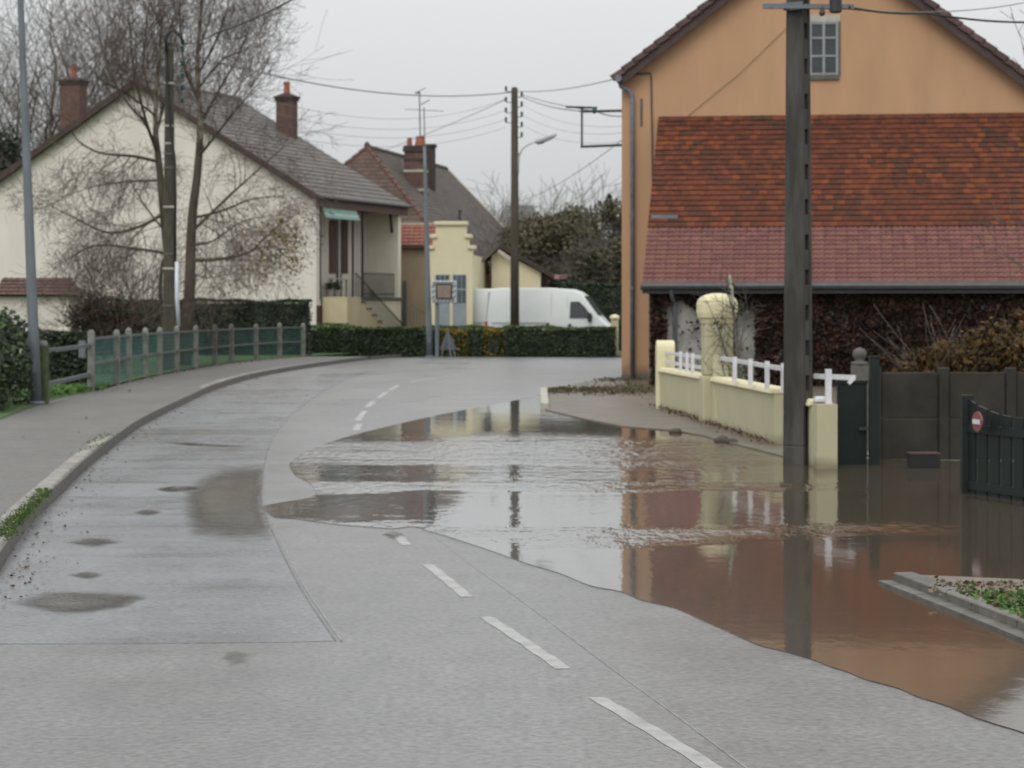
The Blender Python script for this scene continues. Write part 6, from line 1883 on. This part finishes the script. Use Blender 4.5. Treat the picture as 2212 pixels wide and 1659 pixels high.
limbs = [
    ([T(413, 562), T(470, 560, -.5), T(535, 546, -1), T(570, 515, -1.2), T(602, 488, -1.3)], .060, .014, .12),
    ([T(416, 500), T(455, 462, .4), T(510, 410, .8), T(560, 365, 1), T(610, 320, 1.2)], .055, .012, .15),
    ([T(420, 470), T(480, 455, .8), T(545, 430, 1.4), T(600, 425, 1.6)], .045, .010, .0),
    ([T(428, 340), T(460, 300, -.6), T(500, 250, -1.2), T(550, 190, -1.5)], .05, .012, .35),
    ([T(432, 270), T(470, 200, .5), T(510, 130, .8), T(540, 60, 1)], .05, .012, .5),
    ([T(430, 220), T(400, 150, -.6), T(392, 80, -.8), T(388, 0, -1)], .045, .010, .5),
    ([T(428, 160), T(465, 90, -.3), T(490, 20, -.6), T(505, -50, -.8)], .04, .010, .5),
    ([T(430, 110), T(450, 50, .6), T(470, -20, .8)], .035, .010, .5),
    ([T(352, 462, .4), T(300, 490, -.3), T(232, 502, -.8), T(160, 470, -1.2), T(105, 442, -1.5)], .055, .010, .15),
    ([T(362, 548, .3), T(290, 537, -.2), T(215, 530, -.6), T(170, 545, -.8), T(140, 565, -.9)], .05, .008, .1),
    ([T(343, 350, .4), T(290, 338, 0), T(215, 330, -.4), T(165, 300, -.8), T(150, 262, -1)], .055, .010, .2),
    ([T(346, 390, .4), T(280, 392, .9), T(215, 400, 1.4), T(150, 420, 1.8)], .04, .008, .05),
    ([T(340, 330, .4), T(318, 270, -.3), T(300, 200, -.8), T(285, 120, -1), T(278, 30, -1.2)], .055, .012, .5),
    ([T(337, 290, .4), T(355, 220, .8), T(365, 140, 1), T(372, 50, 1.2)], .045, .010, .5),
    ([T(318, 270), T(270, 215, .4), T(235, 150, .8), T(215, 70, 1)], .04, .010, .5),
    ([T(336, 230, .5), T(310, 150, 1), T(315, 70, 1.2), T(325, -20, 1.4)], .04, .010, .5),
    ([T(356, 500, .3), T(310, 440, 1), T(270, 370, 1.4)], .035, .008, .3),
    ([T(414, 530), T(460, 520, 1), T(520, 480, 1.6), T(560, 470, 1.9)], .035, .008, .0),
    ([T(412, 590), T(450, 600, -.8), T(500, 590, -1.2)], .025, .006, .0),
    ([T(540, 190, -1.4), T(575, 140, -1.2), T(590, 90, -1)], .022, .006, .4),
    ([T(430, 190), T(480, 130, -1), T(540, 100, -1.6), T(575, 40, -1.8)], .035, .008, .4),
    ([T(336, 250, .4), T(270, 200, -.6), T(215, 170, -1), T(170, 110, -1.2)], .035, .008, .4),
    ([T(350, 60, .6), T(320, 0, .2), T(290, -60)], .03, .008, .4),
]
ends = []
RMIN[0] = .0042
limbs = [(p_, a_, c_, (u_ if u_ >= .35 else u_ * .4 - .38)) for p_, a_, c_, u_ in limbs]
limb_tree(b2_ := MB(), limbs, [5, 4, 2], 3, .25, .80, 1.5, ends, every=.25)
b2_.build('branches', [M['bark'], M['twig']], bt, recalc=False)
b = MB()
pos = [e for e in ends if (e + to_).x * F / (e + to_).y + CX > 430 and EYE * 0 + HZ - ((e + to_).z - EYE) * F / (e + to_).y > 430]
pos = np.array([tuple(random.choice(pos)) for _ in range(520)]) + RNG.normal(size=(520, 3)) * .10
extra = np.concatenate([np.array(T(u, v, -1.1)) + RNG.normal(size=(n, 3)) * np.array((.16, .3, .32)) for u, v, n in [(600, 540, 170), (635, 560, 200), (572, 560, 130), (640, 520, 90), (560, 590, 60), (610, 500, 90), (520, 520, 60)]])
pos = np.concatenate([pos, extra])
leaves(b, pos, .075, pick(len(pos), (2, 1))); b.build('leaves', [M['yleaf'], M['leafolive']], bt, recalc=False)

RMIN[0] = .006
def bare(name, label, u, Y, H, stems, w, seed, kids=(8, 7, 5), twig='twig', up=.35, spread=.7, r=.10, z0=0.0, group=None, lean=(0, 0)):
    random.seed(seed)
    RMIN[0] = .005 if Y < 90 else .0085
    base = P(u, 700, Y); base.z = z0
    t = thing(name, label, 'tree' if H > 4 else 'shrub', base, 0, group)
    b = MB()
    for k in range(stems):
        d = Vector((random.gauss(0, w) + lean[0], random.gauss(0, w) + lean[1], 1))
        grow(b, Vector((random.gauss(0, .15 * w), random.gauss(0, .15 * w), 0)), d, H * random.uniform(.6, .8), r, 0, 3, up, spread, kids, 0)
    b.build('branches', [M['bark'], M[twig]], t, recalc=False)
    return t
bare('bare_shrub', 'bare many-stemmed shrub spreading before the white wall', 262, 63, 3.6, 9, .55, 31, kids=(5, 4, 3), r=.03, z0=WALKZ)
bare('bare_shrub', 'bare thin-stemmed shrub at the left before the white wall', 180, 66, 3.2, 7, .4, 32, kids=(5, 4, 3), r=.028, z0=WALKZ)
bare('bare_tree', 'tall bare tree with upright limbs at the far left edge', 40, 112, 19, 4, .16, 33, kids=(8, 6, 5), r=.17, twig='twiggrey', group='bare trees behind the white house')
bare('bare_tree', 'tall bare tree between the left chimney and the frame edge', 150, 118, 18.5, 4, .18, 34, kids=(8, 6, 5), r=.16, twig='twiggrey', group='bare trees behind the white house')
bare('bare_tree', 'bare tree behind the ridge of the white house', 255, 122, 17.5, 4, .2, 35, kids=(8, 6, 5), r=.14, twig='twiggrey', group='bare trees behind the white house')
bare('bare_tree', 'bare tree partly behind the birch crown', 350, 125, 16, 3, .2, 36, kids=(8, 6, 5), r=.12, twig='twiggrey', group='bare trees behind the white house')
eg = thing('dark_evergreen', 'dark evergreen looming behind the white house at the left edge', 'tree', P(8, 700, 108)); eg.location.z = 0
b = MB(); b.tube([(0, 0, 0), (0, 0, 7)], [.25, .08], 7); b.build('trunk', M['bark'], eg)
b = MB(); zt_ = EYE + (HZ - 300) * 108 / F
pos = np.concatenate([blob_points((0, 0, zt_ - 1.5), (1.1, 1.2, 2.0), 2600, .4), blob_points((-.6, 0, zt_ - 3), (1.6, 1.4, 2.2), 2600, .4)])
leaves(b, pos, .2, pick(len(pos), (3, 1))); b.build('crown', [M['leafdark'], M['leafdark2']], eg, recalc=False)
